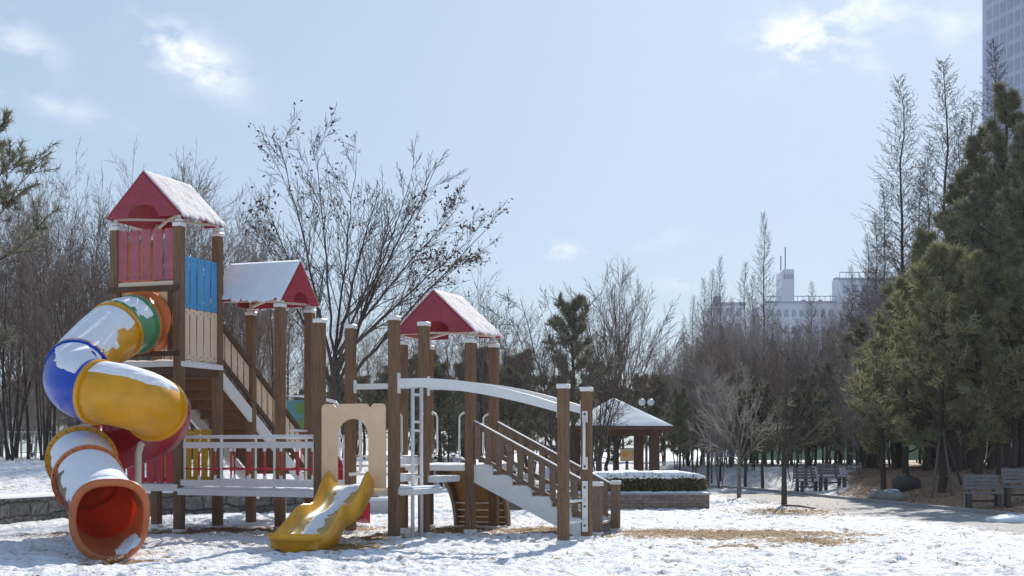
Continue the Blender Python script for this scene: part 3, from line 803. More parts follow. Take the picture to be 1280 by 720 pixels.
# yellow wavy slide, coming down towards the front
gs = empty('wavy_slide', (0, 0, 0), 0, ROOT)
SC0 = P2[0] + ac + .02; n = 34; LEN = 2.42
def ip(x, xs, ys):
    return float(np.interp(x, xs, ys))
def bedz(x): 
    b = ip(x, [0, .25, .6, .95, 1.35, 1.75, 2.1, 2.42], [.80, .79, .55, .45, .39, .16, .12, .15]); return b
def smooth_tab(f, n=200):
    xs = np.linspace(0, LEN, n); y = np.array([f(x) for x in xs]); kk = np.ones(25) / 25
    yp = np.pad(y, 12, mode='edge'); return xs, np.convolve(yp, kk, 'valid')
BX, BY = smooth_tab(bedz)
WX, WY = smooth_tab(lambda x: bedz(x) + .055 * math.sin((x - .15) * 5.2) * ip(x, [0, .3, 2.0, 2.4], [0, 1, 1, 0]) + ip(x, [0, .2, .5, .9, 1.3, 1.7, 2.0, 2.25, 2.42], [.10, .30, .29, .20, .23, .22, .19, .10, .06]))
m = MB(); prof = []
for i in range(n + 1):
    x = LEN * i / n; t = P2[2] - .10 - x; bz = ip(x, BX, BY); tz = ip(x, WX, WY)
    hw = .30 + .015 * math.sin(x * 4) + ip(x, [0, 1.2, 2.1, 2.42], [0, .02, .07, .08]); wt = .055; sc_c = SC0 + .30 * x / LEN
    lo = max(bz - .14 + ip(x, [0, .3], [.05, 0]), .0)
    rnd_ = ip(x, [2.2, 2.42], [0, .05])
    prof.append([(sc_c - hw - wt + rnd_, lo), (sc_c - hw - wt + rnd_, tz - .03), (sc_c - hw - wt * .6 + rnd_, tz), (sc_c - hw - wt * .3 + rnd_, tz), (sc_c - hw + rnd_, tz - .03), (sc_c - hw + .02 + rnd_, bz + .05), (sc_c - hw + .09 + rnd_, bz),
                 (sc_c + hw - .09 - rnd_, bz), (sc_c + hw - .02 - rnd_, bz + .05), (sc_c + hw - rnd_, tz - .03), (sc_c + hw + wt * .3 - rnd_, tz), (sc_c + hw + wt * .6 - rnd_, tz), (sc_c + hw + wt - rnd_, tz - .03), (sc_c + hw + wt - rnd_, lo)])
    prof[-1] = [(a, t, b) for a, b in prof[-1]]
kq = len(prof[0]); vs = [p for q in prof for p in q]
fs = []; fm = []
for i in range(n):
    for k in range(kq):
        j = (k + 1) % kq; fs.append((i * kq + k, i * kq + j, (i + 1) * kq + j, (i + 1) * kq + k)); fm.append(1 if k in (5, 6, 7) else 0)
m.add(vs, fs, 0, True); m.m = fm[:]
m.add([p for p in prof[0]], [tuple(range(kq))], 0); m.add([p for p in prof[-1]], [tuple(range(kq - 1, -1, -1))], 0)
m.build('slide_trough', [M['slide'], M['slidebed']], gs)
# rounded front lip
m = MB(); tE = P2[2] - .10 - LEN; bz = bedz(LEN); pts = []; sc_c = SC0 + .30
for i in range(17):
    a = math.pi * i / 16; pts.append((sc_c - .385 * math.cos(a), tE + .03 - .17 * math.sin(a), bz + .03))
m.tube(pts, .055, 10); vs = [(sc_c, tE + .06, bz - .01)] + [(p[0], p[1], bz + .0) for p in pts]
m.add(vs, [(0, i + 1, i + 2) for i in range(16)], 0)
vs = [(p[0], p[1], bz + .03) for p in pts] + [(p[0] * .8 + sc_c * .2, p[1] + .16, -.06) for p in pts]
m.add(vs, [(i, i + 1, 18 + i, 17 + i) for i in range(16)], 0, True)
m.build('slide_lip', M['slide'], gs)
rnd = random.Random(4); k = MB(); vs = []; ns = 60
for i in range(ns + 1):
    x = .05 + (LEN - .06) * i / ns; t = P2[2] - .10 - x; bz = ip(x, BX, BY)
    cc_ = SC0 + .30 * x / LEN - ip(x, [0, .4, 1.2, 2.0, 2.4], [0, .02, .06, .02, .0]); wd = ip(x, [0, .25, .5, 1.2, 1.8, 2.2, 2.37], [.22, .20, .12, .13, .15, .26, .28])
    L_ = cc_ - wd + rnd.uniform(-.03, .03); R_ = cc_ + wd * .8 + rnd.uniform(-.05, .05)
    for q in range(6):
        f = q / 5; vs.append((L_ + (R_ - L_) * f, t, bz + .006 + .03 * math.sin(math.pi * f) + rnd.uniform(0, .006)))
k.add(vs, [(i * 6 + q, i * 6 + q + 1, i * 6 + q + 7, i * 6 + q + 6) for i in range(ns) for q in range(5)], 0, True); k.build('snow_layer', M['snow'], gs)
# red slide going down behind the same platform, seen through the arch
gr_ = empty('rear_slide', (0, 0, 0), 0, ROOT)
m = MB(); vs = []; n = 16; A_ = Vector((1.16, 2.50, 1.45)); B_ = Vector((1.72, 3.45, .12)); dd_ = (B_ - A_); hd_ = Vector((dd_.x, dd_.y, 0)).normalized(); sd_ = Vector((hd_.y, -hd_.x, 0)); U_ = Vector((0, 0, 1))
for i in range(n + 1):
    p = A_.lerp(B_, i / n) + U_ * .06 * math.sin(i / n * 6.28); hh_ = .28
    for (o_, z_) in ((-.33, -.10), (-.33, hh_), (-.27, hh_), (-.27, 0), (.27, 0), (.27, hh_), (.33, hh_), (.33, -.10)): vs.append(p + sd_ * o_ + U_ * z_)
m.add(vs, [(i * 8 + k, i * 8 + (k + 1) % 8, i * 8 + 8 + (k + 1) % 8, i * 8 + 8 + k) for i in range(n) for k in range(8)] + [tuple(range(8)), tuple(range(n * 8, n * 8 + 8))], 0)
m.build('slide_trough', M['t_red'], gr_)

# curved overhead beams with rungs
def arcz(f): return 2.46 - .42 * f ** 1.7 + .03 * math.sin(math.pi * f)
go = empty('overhead_climber', (0, 0, 0), 0, ROOT)
for (t, sa, sb) in ((P2[2] + .0, P2[1] + h, 7.0), (P2[3] + .0, P2[1] + .03 + h, 7.03)):
    m = MB(); vs = []
    for i in range(25):
        f = i / 24; s = sa + (sb - sa) * f; z = arcz(f); hh_ = .065 + .015 * math.sin(math.pi * f)
        vs += [(s, t - .03, z - hh_), (s, t + .03, z - hh_), (s, t + .03, z + hh_), (s, t - .03, z + hh_)]
    m.add(vs, [(i * 4 + k, i * 4 + (k + 1) % 4, i * 4 + 4 + (k + 1) % 4, i * 4 + 4 + k) for i in range(24) for k in range(4)] + [(0, 1, 2, 3), (96, 97, 98, 99)])
    b = m.build('curved_beam', M['white'], go)
    k = MB(); k.box(sa, sa + .012, t - .05, t + .05, 2.30, 2.62); k.box(sb - .012, sb, t - .05, t + .05, arcz(1) - .15, arcz(1) + .15); k.build('plate', M['white'], b)
for i in range(1, 9):
    f = i / 9; s = P2[1] + h + (7.0 - P2[1] - h) * f
    m = MB(); m.tube([(s, P2[2] + .03, arcz(f) - .02), (s, P2[3] - .03, arcz(f) - .02)], .02, 8); m.build('rung', M['white'], go)
m = MB(); m.beam((P2[0] + h, P2[3], 2.47), (P2[1] + .03 - h, P2[3], 2.47), .06, .09); m.box(P2[0] + h, P2[0] + h + .012, P2[3] - .05, P2[3] + .05, 2.36, 2.58); m.build('cross_beam', M['white'], ROOT)
# ladder at the outer end
m = MB()
for z in (.62, .30): m.tube([(7.085, -.36, z), (7.10, .59, z)], .022, 8)
m.build('rung', M['white'], ROOT)
def grab(p0, p1, off, r=.02, name='grab_handle'):
    p0, p1, off = Vector(p0), Vector(p1), Vector(off); m = MB(); u = (p1 - p0).normalized(); pts = [p0]
    for i in range(1, 6):
        a = R(i * 18); pts.append(p0 + off * math.sin(a) + u * .10 * (1 - math.cos(a)))
    for i in range(4, -1, -1):
        a = R(i * 18); pts.append(p1 + off * math.sin(a) - u * .10 * (1 - math.cos(a)))
    m.tube(pts, r, 8)
    for p in (p0, p1): m.sphere(p, .035, 8, 6)
    return m.build(name, M['white'], ROOT)
for (z0, z1) in ((1.10, 2.02), (.12, .92)):
    m = MB(); m.box(7.11 - .045, 7.11 + .045, .65 - h - .02, .65 - h - .004, z0 if z0 < 1 else z0 - .0, z0 + .2 if z0 > 1 else z1, bev=.005)
    if z0 > 1: m.box(7.065, 7.155, .65 - h - .02, .65 - h - .004, z1 - .18, z1, bev=.005); m.tube([(7.11, .65 - h - .06, z0 + .1), (7.11, .65 - h - .06, z1 - .1)], .024, 8); m.tube([(7.11, .65 - h, z0 + .1), (7.11, .65 - h - .06, z0 + .1)], .024, 8); m.tube([(7.11, .65 - h, z1 - .1), (7.11, .65 - h - .06, z1 - .1)], .024, 8)
    hp = m.build('hand_bar' if z0 > 1 else 'ladder_plate', M['white'], ROOT)
    for z in ((z0 + .05, z1 - .05) if z0 > 1 else (z0 + .1, (z0 + z1) / 2, z1 - .1)): k = MB(); k.tube([(7.11, .65 - h - .03, z), (7.11, .65 - h - .018, z)], .02, 8); k.build('bolt', M['bolt'], hp)
# platform handles
grab((P3[0] + h, P3[3], 1.30), (P3[0] + h, P3[3], 2.08), (.10, 0, 0)); grab((P3[1] - h, P3[2], 1.24), (P3[1] - h, P3[2], 2.05), (-.13, 0, 0)); grab((P3[1] - h, P3[3], 1.28), (P3[1] - h, P3[3], 2.05), (-.13, 0, 0))
# climbing poles, steps and boards on the right of the slide platform
gl = empty('pole_ladder', (0, 0, 0), 0, ROOT)
for t in (.06, .40):
    m = MB(); m.tube([(P2[1] + .10, t, -.1), (P2[1] + .10, t, 2.42)], .03, 10); m.build('pole', M['white'], gl)
for z in (2.30, 1.86, 1.72, .98): 
    m = MB(); m.tube([(P2[1] + .10, .06, z), (P2[1] + .10, .40, z)], .022, 8); m.build('rung', M['white'], gl)
for (z0, z1, t1) in ((1.17, 1.29, .48), (.90, 1.02, .16)):
    m = MB(); m.box(P2[1] - .02, P2[1] + .03, P2[2] + h, t1, z0, z1, bev=.006); m.build('step_board', M['whitewood'], ROOT)
m = MB(); m.box(P2[1] - .1, P2[1] + .35, P2[2] - .02, P2[3] + .05, DZ - .08, DZ + .02, bev=.01); st = m.build('step_board', M['whitewood'], ROOT)
m = MB(); m.box(P2[1] - .08, P2[1] + .33, P2[2] + .0, P2[3] + .03, DZ + .022, DZ + .05, bev=.012); m.build('snow_layer', M['snow'], st)
m = MB(); m.box(P2[1] + .03, P2[1] + .30, P2[3] - .02, P2[3] + .9, .87, .98, bev=.008); m.build('step_board', M['whitewood'], ROOT)
grab((P2[1] + .03, P2[3] - h, 1.0), (P2[1] + .03, P2[3] - h, 2.0), (.06, -.14, 0)); grab((P2[1], P2[2] + h, 1.3), (P2[1], P2[2] + h, 2.0), (.02, .16, 0))
grab((P2[0] + .05, P2[3] - .02 - h, 1.0), (P2[0] + .05, P2[3] - .02 - h, 1.98), (.20, -.02, 0), .028)
# rail between the slide platform's back posts and side
m = MB()
for z in (1.0, 1.14, 1.30): m.tube([(P2[0] + h, P2[3] + .02, z), (P2[1] - h, P2[3] + .02, z)], .02, 8)
m.build('back_rail', M['white'], ROOT)
m = MB()
for z in (1.62, 1.76): m.tube([(1.20, 1.33, z), (1.20, 2.40, z)], .025, 8)
m.build('side_rail', M['white'], ROOT)

# ------------------------------------------------------------------ tube slide
gt = empty('tube_slide', (0, 0, 0), 0, ROOT)
cw = [(183, 404, 23.50), (166, 406, 23.12), (146, 412, 22.72), (121, 434, 22.15), (100, 458, 21.55), (92, 473, 21.05), (102, 485, 20.66), (126, 491, 20.45), (153, 496, 20.40), (180, 504, 20.60), (198, 515, 21.0), (199, 528, 21.45),
      (182, 541, 21.85), (155, 550, 22.05), (126, 559, 21.9), (107, 567, 21.5), (102, 577, 20.9), (109, 597, 20.0), (123, 622, 19.1), (137, 648, 18.25)]
CP = [loc(*p) for p in cw]
# smooth resample (Catmull-Rom), arc-length table
def catmull(P, per=16):
    out = []; Q = [P[0] * 2 - P[1]] + P + [P[-1] * 2 - P[-2]]
    for i in range(1, len(Q) - 2):
        for k in range(per):
            t = k / per; a, b, c, d = Q[i - 1], Q[i], Q[i + 1], Q[i + 2]
            out.append(.5 * ((2 * b) + (c - a) * t + (2 * a - 5 * b + 4 * c - d) * t * t + (3 * b - a - 3 * c + d) * t ** 3))
    out.append(P[-1]); return out
PP = catmull(CP)
for _ in range(30): PP = [PP[0]] + [(PP[i - 1] + PP[i] * 2 + PP[i + 1]) / 4 for i in range(1, len(PP) - 1)] + [PP[-1]]
cum = [0]
for i in range(1, len(PP)): cum.append(cum[-1] + (PP[i] - PP[i - 1]).length)
TOT = cum[-1]
def ppos(s):
    s = max(0, min(TOT, s)); i = int(np.searchsorted(cum, s)); i = max(1, min(len(PP) - 1, i)); f = (s - cum[i - 1]) / max(1e-9, cum[i] - cum[i - 1]); return PP[i - 1].lerp(PP[i], f)
def pdir(s): return (ppos(s + .05) - ppos(s - .05)).normalized()
def sidx(k): return cum[min(k * 16, len(cum) - 1)]
RT = .46; NS = 36
def ring_frame(s):
    t = pdir(s); sd = t.cross(Vector((0, 0, 1))).normalized(); u = sd.cross(t).normalized(); return ppos(s), sd, u
def tube_section(a, b, mats, name='tube_section', lip=.05, lip_r=.045, start_lip=True, end_lip=True, flare=0.0):
    prof = []
    n = max(4, int((b - a) / .06))
    if start_lip: prof += [(a, RT - .02), (a, RT + lip_r), (a + lip, RT + lip_r), (a + lip, RT)]
    else: prof += [(a, RT)]
    for i in range(1, n):
        s = a + lip + (b - a - 2 * lip) * i / n; prof.append((s, RT + flare * max(0, (i / n - .6) / .4) ** 2))
    if end_lip: prof += [(b - lip, RT + flare), (b - lip, RT + lip_r + flare), (b, RT + lip_r + flare), (b, RT - .02 + flare)]
    else: prof += [(b, RT + flare)]
    m = MB(); vs = []; fs = []
    for (s, r) in prof:
        p, sd, u = ring_frame(s)
        for k in range(NS):
            x = 2 * math.pi * k / NS; vs.append(p + (sd * math.cos(x) + u * math.sin(x)) * r)
    for i in range(len(prof) - 1):
        for k in range(NS): fs.append((i * NS + k, i * NS + (k + 1) % NS, (i + 1) * NS + (k + 1) % NS, (i + 1) * NS + k))
    m.add(vs, fs, 0, True)
    m.smooth = [True] * len(m.smooth)
    # lining
    ip_ = [(a, RT - .02)] + [(a + (b - a) * i / n, RT - .03 + flare * max(0, (i / n - .6) / .4) ** 2) for i in range(n + 1)] + [(b, RT - .02 + flare)]
    vs = []; fs = []
    for (s, r) in ip_:
        p, sd, u = ring_frame(s)
        for k in range(NS):
            x = 2 * math.pi * k / NS; vs.append(p + (sd * math.cos(x) + u * math.sin(x)) * r)
    for i in range(len(ip_) - 1):
        for k in range(NS): fs.append((i * NS + k, (i + 1) * NS + k, (i + 1) * NS + (k + 1) % NS, i * NS + (k + 1) % NS))
    m.add(vs, fs, 1, True)
    if start_lip or end_lip:
        mi = len(mats) - 1
    o = m.build(name, mats, gt, fix=False)
    me = o.data
    me.polygons.foreach_set('use_smooth', [True] * len(me.polygons))
    try: me.set_sharp_from_angle(angle=R(40))
    except Exception: pass
    if end_lip and lip_r > 0:
        k = MB()
        for q in range(20):
            x = 2 * math.pi * q / 20; p, sd, u = ring_frame(b); t = pdir(b); c = p + (sd * math.cos(x) + u * math.sin(x)) * (RT + lip_r * .55)
            k.tube([c - t * .005, c + t * .012], .012, 6)
        k.build('ring_bolt', M['bolt'], gt)
    return o
def tube_snow(a, b, thr, seed, flare=0.0, amp=.95, rb=RT):
    n = max(6, int((b - a) / .028)); na = 76; vs = []
    S_ = np.linspace(a, b, n + 1); A_ = np.radians(np.linspace(8, 172, na)); Sg, Ag = np.meshgrid(S_, A_, indexing='ij')
    nz_ = fbm(Sg * 3.4 + seed * 3.1, Ag * 2.6 + seed, 6, seed) - .48; n2_ = fbm(Sg * 1.1 + 9, Ag * 1.2 + seed * .7, 2, seed + 5) - .37; n3_ = fbm(Sg * 9, Ag * 9, 2, seed + 9) - .37
    for i in range(n + 1):
        p, sd, u = ring_frame(float(S_[i])); edge = min(1.0, min(S_[i] - a, b - S_[i]) / .06); fl = flare * max(0, ((i / n) - .0)) ** 1.5
        for j in range(na):
            d = sd * math.cos(A_[j]) + u * math.sin(A_[j])
            m_ = (d.z - thr + amp * nz_[i, j] + .35 * n2_[i, j]) * .16
            r = rb + fl + max(-.02, min(.026 + .010 * n3_[i, j], m_)) * (edge ** .5 if m_ > 0 else 1)
            vs.append(p + d * r)
    k = MB(); k.add(vs, [(i * na + j, (i + 1) * na + j, (i + 1) * na + j + 1, i * na + j + 1) for i in range(n) for j in range(na - 1)], 0, True)
    return k.build('snow_layer', M['snow'], gt, fix=False)
# entry flange on the panel
m = MB(); p, sd, u = ring_frame(0); vs = []; fs = []; pr = [(.0, RT + .10), (.05, RT + .095), (.10, RT + .05), (.28, RT + .03), (.28, RT + .055), (.34, RT + .055), (.34, RT - .02), (0, RT - .03)]
for (s, r) in pr:
    q, sd, u = ring_frame(s)
    for k in range(NS):
        x = 2 * math.pi * k / NS; vs.append(q + (sd * math.cos(x) + u * math.sin(x)) * r)
for i in range(len(pr)):
    for k in range(NS): fs.append((i * NS + k, i * NS + (k + 1) % NS, ((i + 1) % len(pr)) * NS + (k + 1) % NS, ((i + 1) % len(pr)) * NS + k))
m.add(vs, fs, 0, True); m.build('entry_flange', M['flange'], gt)
ks = [sidx(0) + .33, sidx(2), sidx(4) + .12, sidx(7) - .08, sidx(10) - .08, sidx(16) - .12, sidx(17) + .10, sidx(19) - .42, TOT]
tube_section(ks[0], ks[1], [M['t_green'], M['in_yellow']])
tube_section(ks[1], ks[2], [M['t_yellow'], M['in_yellow']])
tube_section(ks[2], ks[3], [M['t_blue'], M['in_yellow']])
tube_section(ks[3], ks[4], [M['t_yellow'], M['in_yellow']])
tube_section(ks[4], ks[5], [M['t_red'], M['in_red']], end_lip=False)
# yellow joint flange then two scuffed sections and the orange mouth
def flange(s, mt, w_=.06, r1=.07):
    m = MB(); vs = []; fs = []; pr = [(s - w_ / 2, RT + r1), (s + w_ / 2, RT + r1), (s + w_ / 2, RT + .002), (s - w_ / 2, RT + .002)]
    for (q, r) in pr:
        p, sd, u = ring_frame(q)
        for k in range(NS):
            x = 2 * math.pi * k / NS; vs.append(p + (sd * math.cos(x) + u * math.sin(x)) * r)
    for i in range(4):
        for k in range(NS): fs.append((i * NS + k, i * NS + (k + 1) % NS, ((i + 1) % 4) * NS + (k + 1) % NS, ((i + 1) % 4) * NS + k))
    m.add(vs, fs, 0, False); m.build('joint_ring', mt, gt)
    k = MB()
    for q in range(20):
        x = 2 * math.pi * (q + .5) / 20; p, sd, u = ring_frame(s + w_ / 2); t = pdir(s); c = p + (sd * math.cos(x) + u * math.sin(x)) * (RT + r1 * .6)
        k.tube([c - t * .005, c + t * .012], .012, 6)
    k.build('ring_bolt', M['bolt'], gt)
tube_section(ks[5], ks[6], [M['t_clear'], M['in_red']], start_lip=False, end_lip=False)
tube_section(ks[6], ks[7], [M['t_clear'], M['in_red']], start_lip=False, end_lip=False)
flange(ks[5], M['ringyellow'], .07, .085); flange(ks[6], M['flange'], .07, .06)
# flared mouth with a rolled rim
m = MB(); vs = []; fs = []; pr = []
for i in range(9): f = i / 8; pr.append((ks[7] + (TOT - ks[7]) * f, RT + .005 + .055 * f ** 1.5))
for i in range(1, 10): a = R(-90 + i * 18 + 0); pr.append((TOT + .045 * math.cos(R(90 - i * 18)) * 1.0, RT + .06 - .05 + .05 * math.cos(R(i * 18)) * 1.0 + .0))
for i in range(7): f = 1 - i / 6; pr.append((ks[7] + (TOT - ks[7]) * f, RT - .04 + .02 * f))
for (s, r) in pr:
    e = max(0, s - TOT); p, sd, u = ring_frame(min(s, TOT)); p = p + pdir(TOT) * e
    fl = max(0, min(1, (s - ks[7]) / (TOT - ks[7])))
    for k in range(NS):
        x = 2 * math.pi * k / NS
        low = max(0, -math.sin(x))
        cx_, sx_ = math.cos(x), math.sin(x); k4 = 1 + .10 * fl * (abs(cx_ * sx_) * 2) ** 2 * (1 if sx_ > 0 else .35)
        vs.append(p + (sd * cx_ * (1 + .02 * fl) + u * sx_ * (1 + .07 * fl)) * r * k4 + pdir(TOT) * (.22 * fl * low ** 1.5))
mi = []
for i in range(len(pr) - 1):
    for k in range(NS): fs.append((i * NS + k, i * NS + (k + 1) % NS, (i + 1) * NS + (k + 1) % NS, (i + 1) * NS + k)); mi.append(0 if i < 18 else 2)
m.add(vs, fs, 0, True); m.m = mi; m.build('mouth', [M['t_orange'], M['in_red'], M['in_orange']], gt, fix=False)
# wind-blown snow left inside the mouth
k = MB(); vs = []; p, sd, u = ring_frame(TOT - .05)
for i in range(25):
    for j in range(25):
        f_, g_ = (i - 12) / 12, (j - 12) / 12; x = R(-124 + f_ * 24); q = p + pdir(TOT) * (-.03 - g_ * .22 + .06 * f_)
        m_ = .85 - (f_ * f_ + g_ * g_) - 1.6 * (float(fbm(np.array([f_ * 1.7 + 3]), np.array([g_ * 1.7]), 4, 6)[0]) - .47)
        vs.append(q + (sd * math.cos(x) * 1.01 + u * math.sin(x) * 1.035) * (RT - .03 - max(-.03, min(.022, m_ * .05))) + pdir(TOT) * .12)
k.add(vs, [(i * 25 + j, i * 25 + j + 1, i * 25 + j + 26, i * 25 + j + 25) for i in range(24) for j in range(24)], 0, True); k.build('snow_layer', M['snow'], gt)
for (a, b, th_, sd_, fl_) in ((ks[0] + .06, ks[1] - .06, .55, 1, 0), (ks[1] + .06, ks[2] - .06, .34, 2, 0), (ks[2] + .06, ks[3] - .06, .52, 3, 0), (ks[3] + .06, ks[4] - .06, .60, 4, 0), (ks[5] + .05, ks[6] - .05, .30, 6, 0), (ks[6] + .05, ks[7] + .02, .28, 7, 0), (ks[7] + .02, TOT - .02, .50, 8, .06)):
    tube_snow(a, b, th_, sd_, fl_)
# bent support pole of the tube
a = [loc(203, 545, 21.2), loc(190, 546, 21.2), loc(182, 549, 21.2), loc(176, 556, 21.2), loc(173, 567, 21.2), loc(172.5, 600, 21.2)]; b = a[-1].copy(); b.z = -.1
m = MB(); m.tube(a + [b], .055, 12); m.build('support_pole', M['cream'], gt)
c2 = loc(98, 500, 21.3); c3 = c2.copy(); c3.z = -.1

# ------------------------------------------------------------------ vegetation generators
def seg_mesh(name, segs, n, mt, parent=None):
    """many tapered twigs as one mesh; segs = array of p0(3) p1(3) r0 r1"""
    S = np.asarray(segs, float).reshape(-1, 8); p0, p1, r0, r1 = S[:, :3], S[:, 3:6], S[:, 6], S[:, 7]
    d = p1 - p0; d /= np.maximum(1e-9, np.linalg.norm(d, axis=1))[:, None]
    ref = np.where(np.abs(d[:, 2:3]) < .9, [[0, 0, 1.0]], [[1.0, 0, 0]])
    u = np.cross(d, ref); u /= np.linalg.norm(u, axis=1)[:, None]; v = np.cross(d, u)
    a = np.arange(n) * 2 * np.pi / n
    ring = u[:, None, :] * np.cos(a)[None, :, None] + v[:, None, :] * np.sin(a)[None, :, None]
    A = p0[:, None, :] + ring * r0[:, None, None]; B = p1[:, None, :] + ring * r1[:, None, None]
    V = np.concatenate([A, B], 1).reshape(-1, 3); k = np.arange(n); k2 = (k + 1) % n
    f = np.stack([k, k2, n + k2, n + k], -1); Fq = (f[None] + (np.arange(len(S)) * 2 * n)[:, None, None]).reshape(-1, 4)
    return raw_mesh(name, V, Fq, mt, parent, True)
def raw_mesh(name, V, Fc, mt, parent=None, smooth=False):
    me = bpy.data.meshes.new(name); k = Fc.shape[1]
    me.vertices.add(len(V)); me.vertices.foreach_set('co', np.ascontiguousarray(V, dtype=np.float32).ravel())
    me.loops.add(len(Fc) * k); me.loops.foreach_set('vertex_index', np.ascontiguousarray(Fc, dtype=np.int32).ravel())
    me.polygons.add(len(Fc)); me.polygons.foreach_set('loop_start', np.arange(len(Fc), dtype=np.int32) * k)
    me.polygons.foreach_set('use_smooth', np.full(len(Fc), smooth))
    me.update(calc_edges=True); me.materials.append(mt)
    o = bpy.data.objects.new(name, me); col.objects.link(o)
    if parent: o.parent = parent
    return o
def perp(d, rnd):
    while True:
        q = Vector((rnd.gauss(0, 1), rnd.gauss(0, 1), rnd.gauss(0, 1))); q = q - d * q.dot(d)
        if q.length > .2: return q.normalized()
RMIN = .0048
class Tree:
    def __init__(s, seed): s.rnd = random.Random(seed); s.thick = []; s.thin = []; s.tips = []
    def put(s, a, b, ra, rb, thick): (s.thick if thick else s.thin).append((*a, *b, max(RMIN, ra), max(RMIN * .8, rb)))
    def branch(s, p, d, ln, r, lv, cfg):
        rnd = s.rnd; nseg = max(2, min(9, int(ln / cfg['step'][min(lv, len(cfg['step']) - 1)]))); st = ln / nseg
        pts = [p.copy()]; ds = []
        for i in range(nseg):
            d = (d + perp(d, rnd) * rnd.gauss(0, cfg['wob']) + Vector((0, 0, 1)) * cfg['up'] * (st / .5)).normalized()
            pts.append(pts[-1] + d * st); ds.append(d.copy())
        rt = max(RMIN, r * cfg.get('taper', .35))
        for i in range(nseg):
            ra = r + (rt - r) * i / nseg; rb = r + (rt - r) * (i + 1) / nseg; s.put(pts[i], pts[i + 1], ra, rb, lv <= cfg.get('thick', 0))
        if lv >= cfg['levels']:
            s.tips.append((pts[-1], ds[-1])); return
        nch = cfg['n'][lv]; lo = cfg['lo'][min(lv, len(cfg['lo']) - 1)]
        az = rnd.uniform(0, 6.28)
        for c in range(nch):
            f = lo + (1 - lo) * (c + rnd.random()) / nch; x = f * nseg; i = min(nseg - 1, int(x)); q = pts[i].lerp(pts[i + 1], x - i); dd = ds[i]
            az += 2.4 + rnd.gauss(0, .5); e = perp(dd, rnd); e2 = dd.cross(e); a = R(rnd.gauss(cfg['ang'][min(lv, len(cfg['ang']) - 1)], 8))
            side = e * math.cos(az) + e2 * math.sin(az)
            nd = (dd * math.cos(a) + side * math.sin(a)).normalized()
            if cfg.get('flat'): nd.z *= .8; nd.normalize()
            s.branch(q, nd, ln * cfg['ratio'][min(lv, len(cfg['ratio']) - 1)] * (1.1 - .45 * f) * rnd.uniform(.75, 1.2), max(RMIN, (r + (rt - r) * f) * cfg.get('rr', .55)), lv + 1, cfg)
        # the leader forks at its end
        if lv > 0: s.branch(pts[-1], (ds[-1] + perp(ds[-1], rnd) * .25).normalized(), ln * .42, rt, lv + 1, cfg)
    def finish(s, name, mt_trunk, mt_twig, leaves=None, extra=None):
        root = empty(name)
        seg_mesh('trunk', s.thick, 7, mt_trunk, root)
        if s.thin: seg_mesh('crown', s.thin, 3, mt_twig, root)
        if leaves:
            pos, mt, size, nm, k = leaves; leaf_mesh(nm, pos, mt, size, s.rnd.randint(0, 9999), root, k)['kind'] = 'stuff'
        return root
def leaf_mesh(name, pos, mt, size, seed, parent, k=1, spread=.08, flat=False):
    g = np.random.default_rng(seed); P = np.repeat(np.asarray([tuple(p) for p in pos], float), k, 0); n = len(P)
    P = P + g.normal(0, spread, P.shape)
    a = g.normal(size=(n, 3)); 
    if flat: a[:, 2] *= .25
    a /= np.linalg.norm(a, axis=1)[:, None]; b = np.cross(a, g.normal(size=(n, 3)));
    if flat: b[:, 2] *= .25
    b /= np.linalg.norm(b, axis=1)[:, None]
    sz = size * g.uniform(.6, 1.3, (n, 1)); a = a * sz; b = b * sz * .5
    V = np.stack([P - a, P - b, P + a, P + b], 1).reshape(-1, 3); Fq = np.arange(n * 4).reshape(-1, 4)
    return raw_mesh(name, V, Fq, mt, parent)
def needle_mesh(name, tufts, mt, parent, seed, k=26, ln=.17, wd=.011, cone=1.0):
    """tufts: list of (pos, dir, scale)"""
    g = np.random.default_rng(seed)
    P = np.array([tuple(t[0]) for t in tufts]); D = np.array([tuple(t[1]) for t in tufts]); S = np.array([t[2] for t in tufts])
    P = np.repeat(P, k, 0); D = np.repeat(D, k, 0); S = np.repeat(S, k)[:, None]; n = len(P)
    nd = D * .75 + g.normal(0, .55 * cone, (n, 3)); nd /= np.linalg.norm(nd, axis=1)[:, None]
    base = P - D * g.uniform(0, .16, (n, 1)) * S; L_ = ln * g.uniform(.7, 1.25, (n, 1)) * S
    sd = np.cross(nd, g.normal(size=(n, 3))); sd /= np.maximum(1e-6, np.linalg.norm(sd, axis=1))[:, None]; sd *= wd * S
    V = np.stack([base - sd, base + sd, base + nd * L_], 1).reshape(-1, 3)
    return raw_mesh(name, V, np.arange(n * 3).reshape(-1, 3), mt, parent)

LIB = {}
def bare_tree(key, name, seed, H, spread=1.0, mt=('bark', 'twig'), stems=1, levels=4, n=(9, 6, 5, 4), lo=(.25, .2, .15, .1), ang=(34, 36, 38, 42), ratio=(.55, .55, .5, .45), up=.05, wob=.065, r=None, rr=.55):
    t = Tree(seed); cfg = dict(step=(.6, .35, .25, .18, .15), wob=wob, up=up, levels=levels, n=n, lo=lo, ang=ang, ratio=ratio, rr=rr, thick=0, taper=.25)
    for i in range(stems):
        a = 6.28 * i / max(1, stems) + t.rnd.uniform(-.4, .4); lean = 0.03 if stems == 1 else t.rnd.uniform(.12, .30) * spread
        d = Vector((math.cos(a) * lean, math.sin(a) * lean, 1)).normalized()
        t.branch(Vector((math.cos(a) * .06 * (stems > 1), math.sin(a) * .06 * (stems > 1), -.25)), d, H * .80 * t.rnd.uniform(.88, 1.05), r or H * .0095 / (stems ** .4), 0, cfg)
    LIB[key] = t.finish(name, M[mt[0]], M[mt[1]]); return LIB[key]
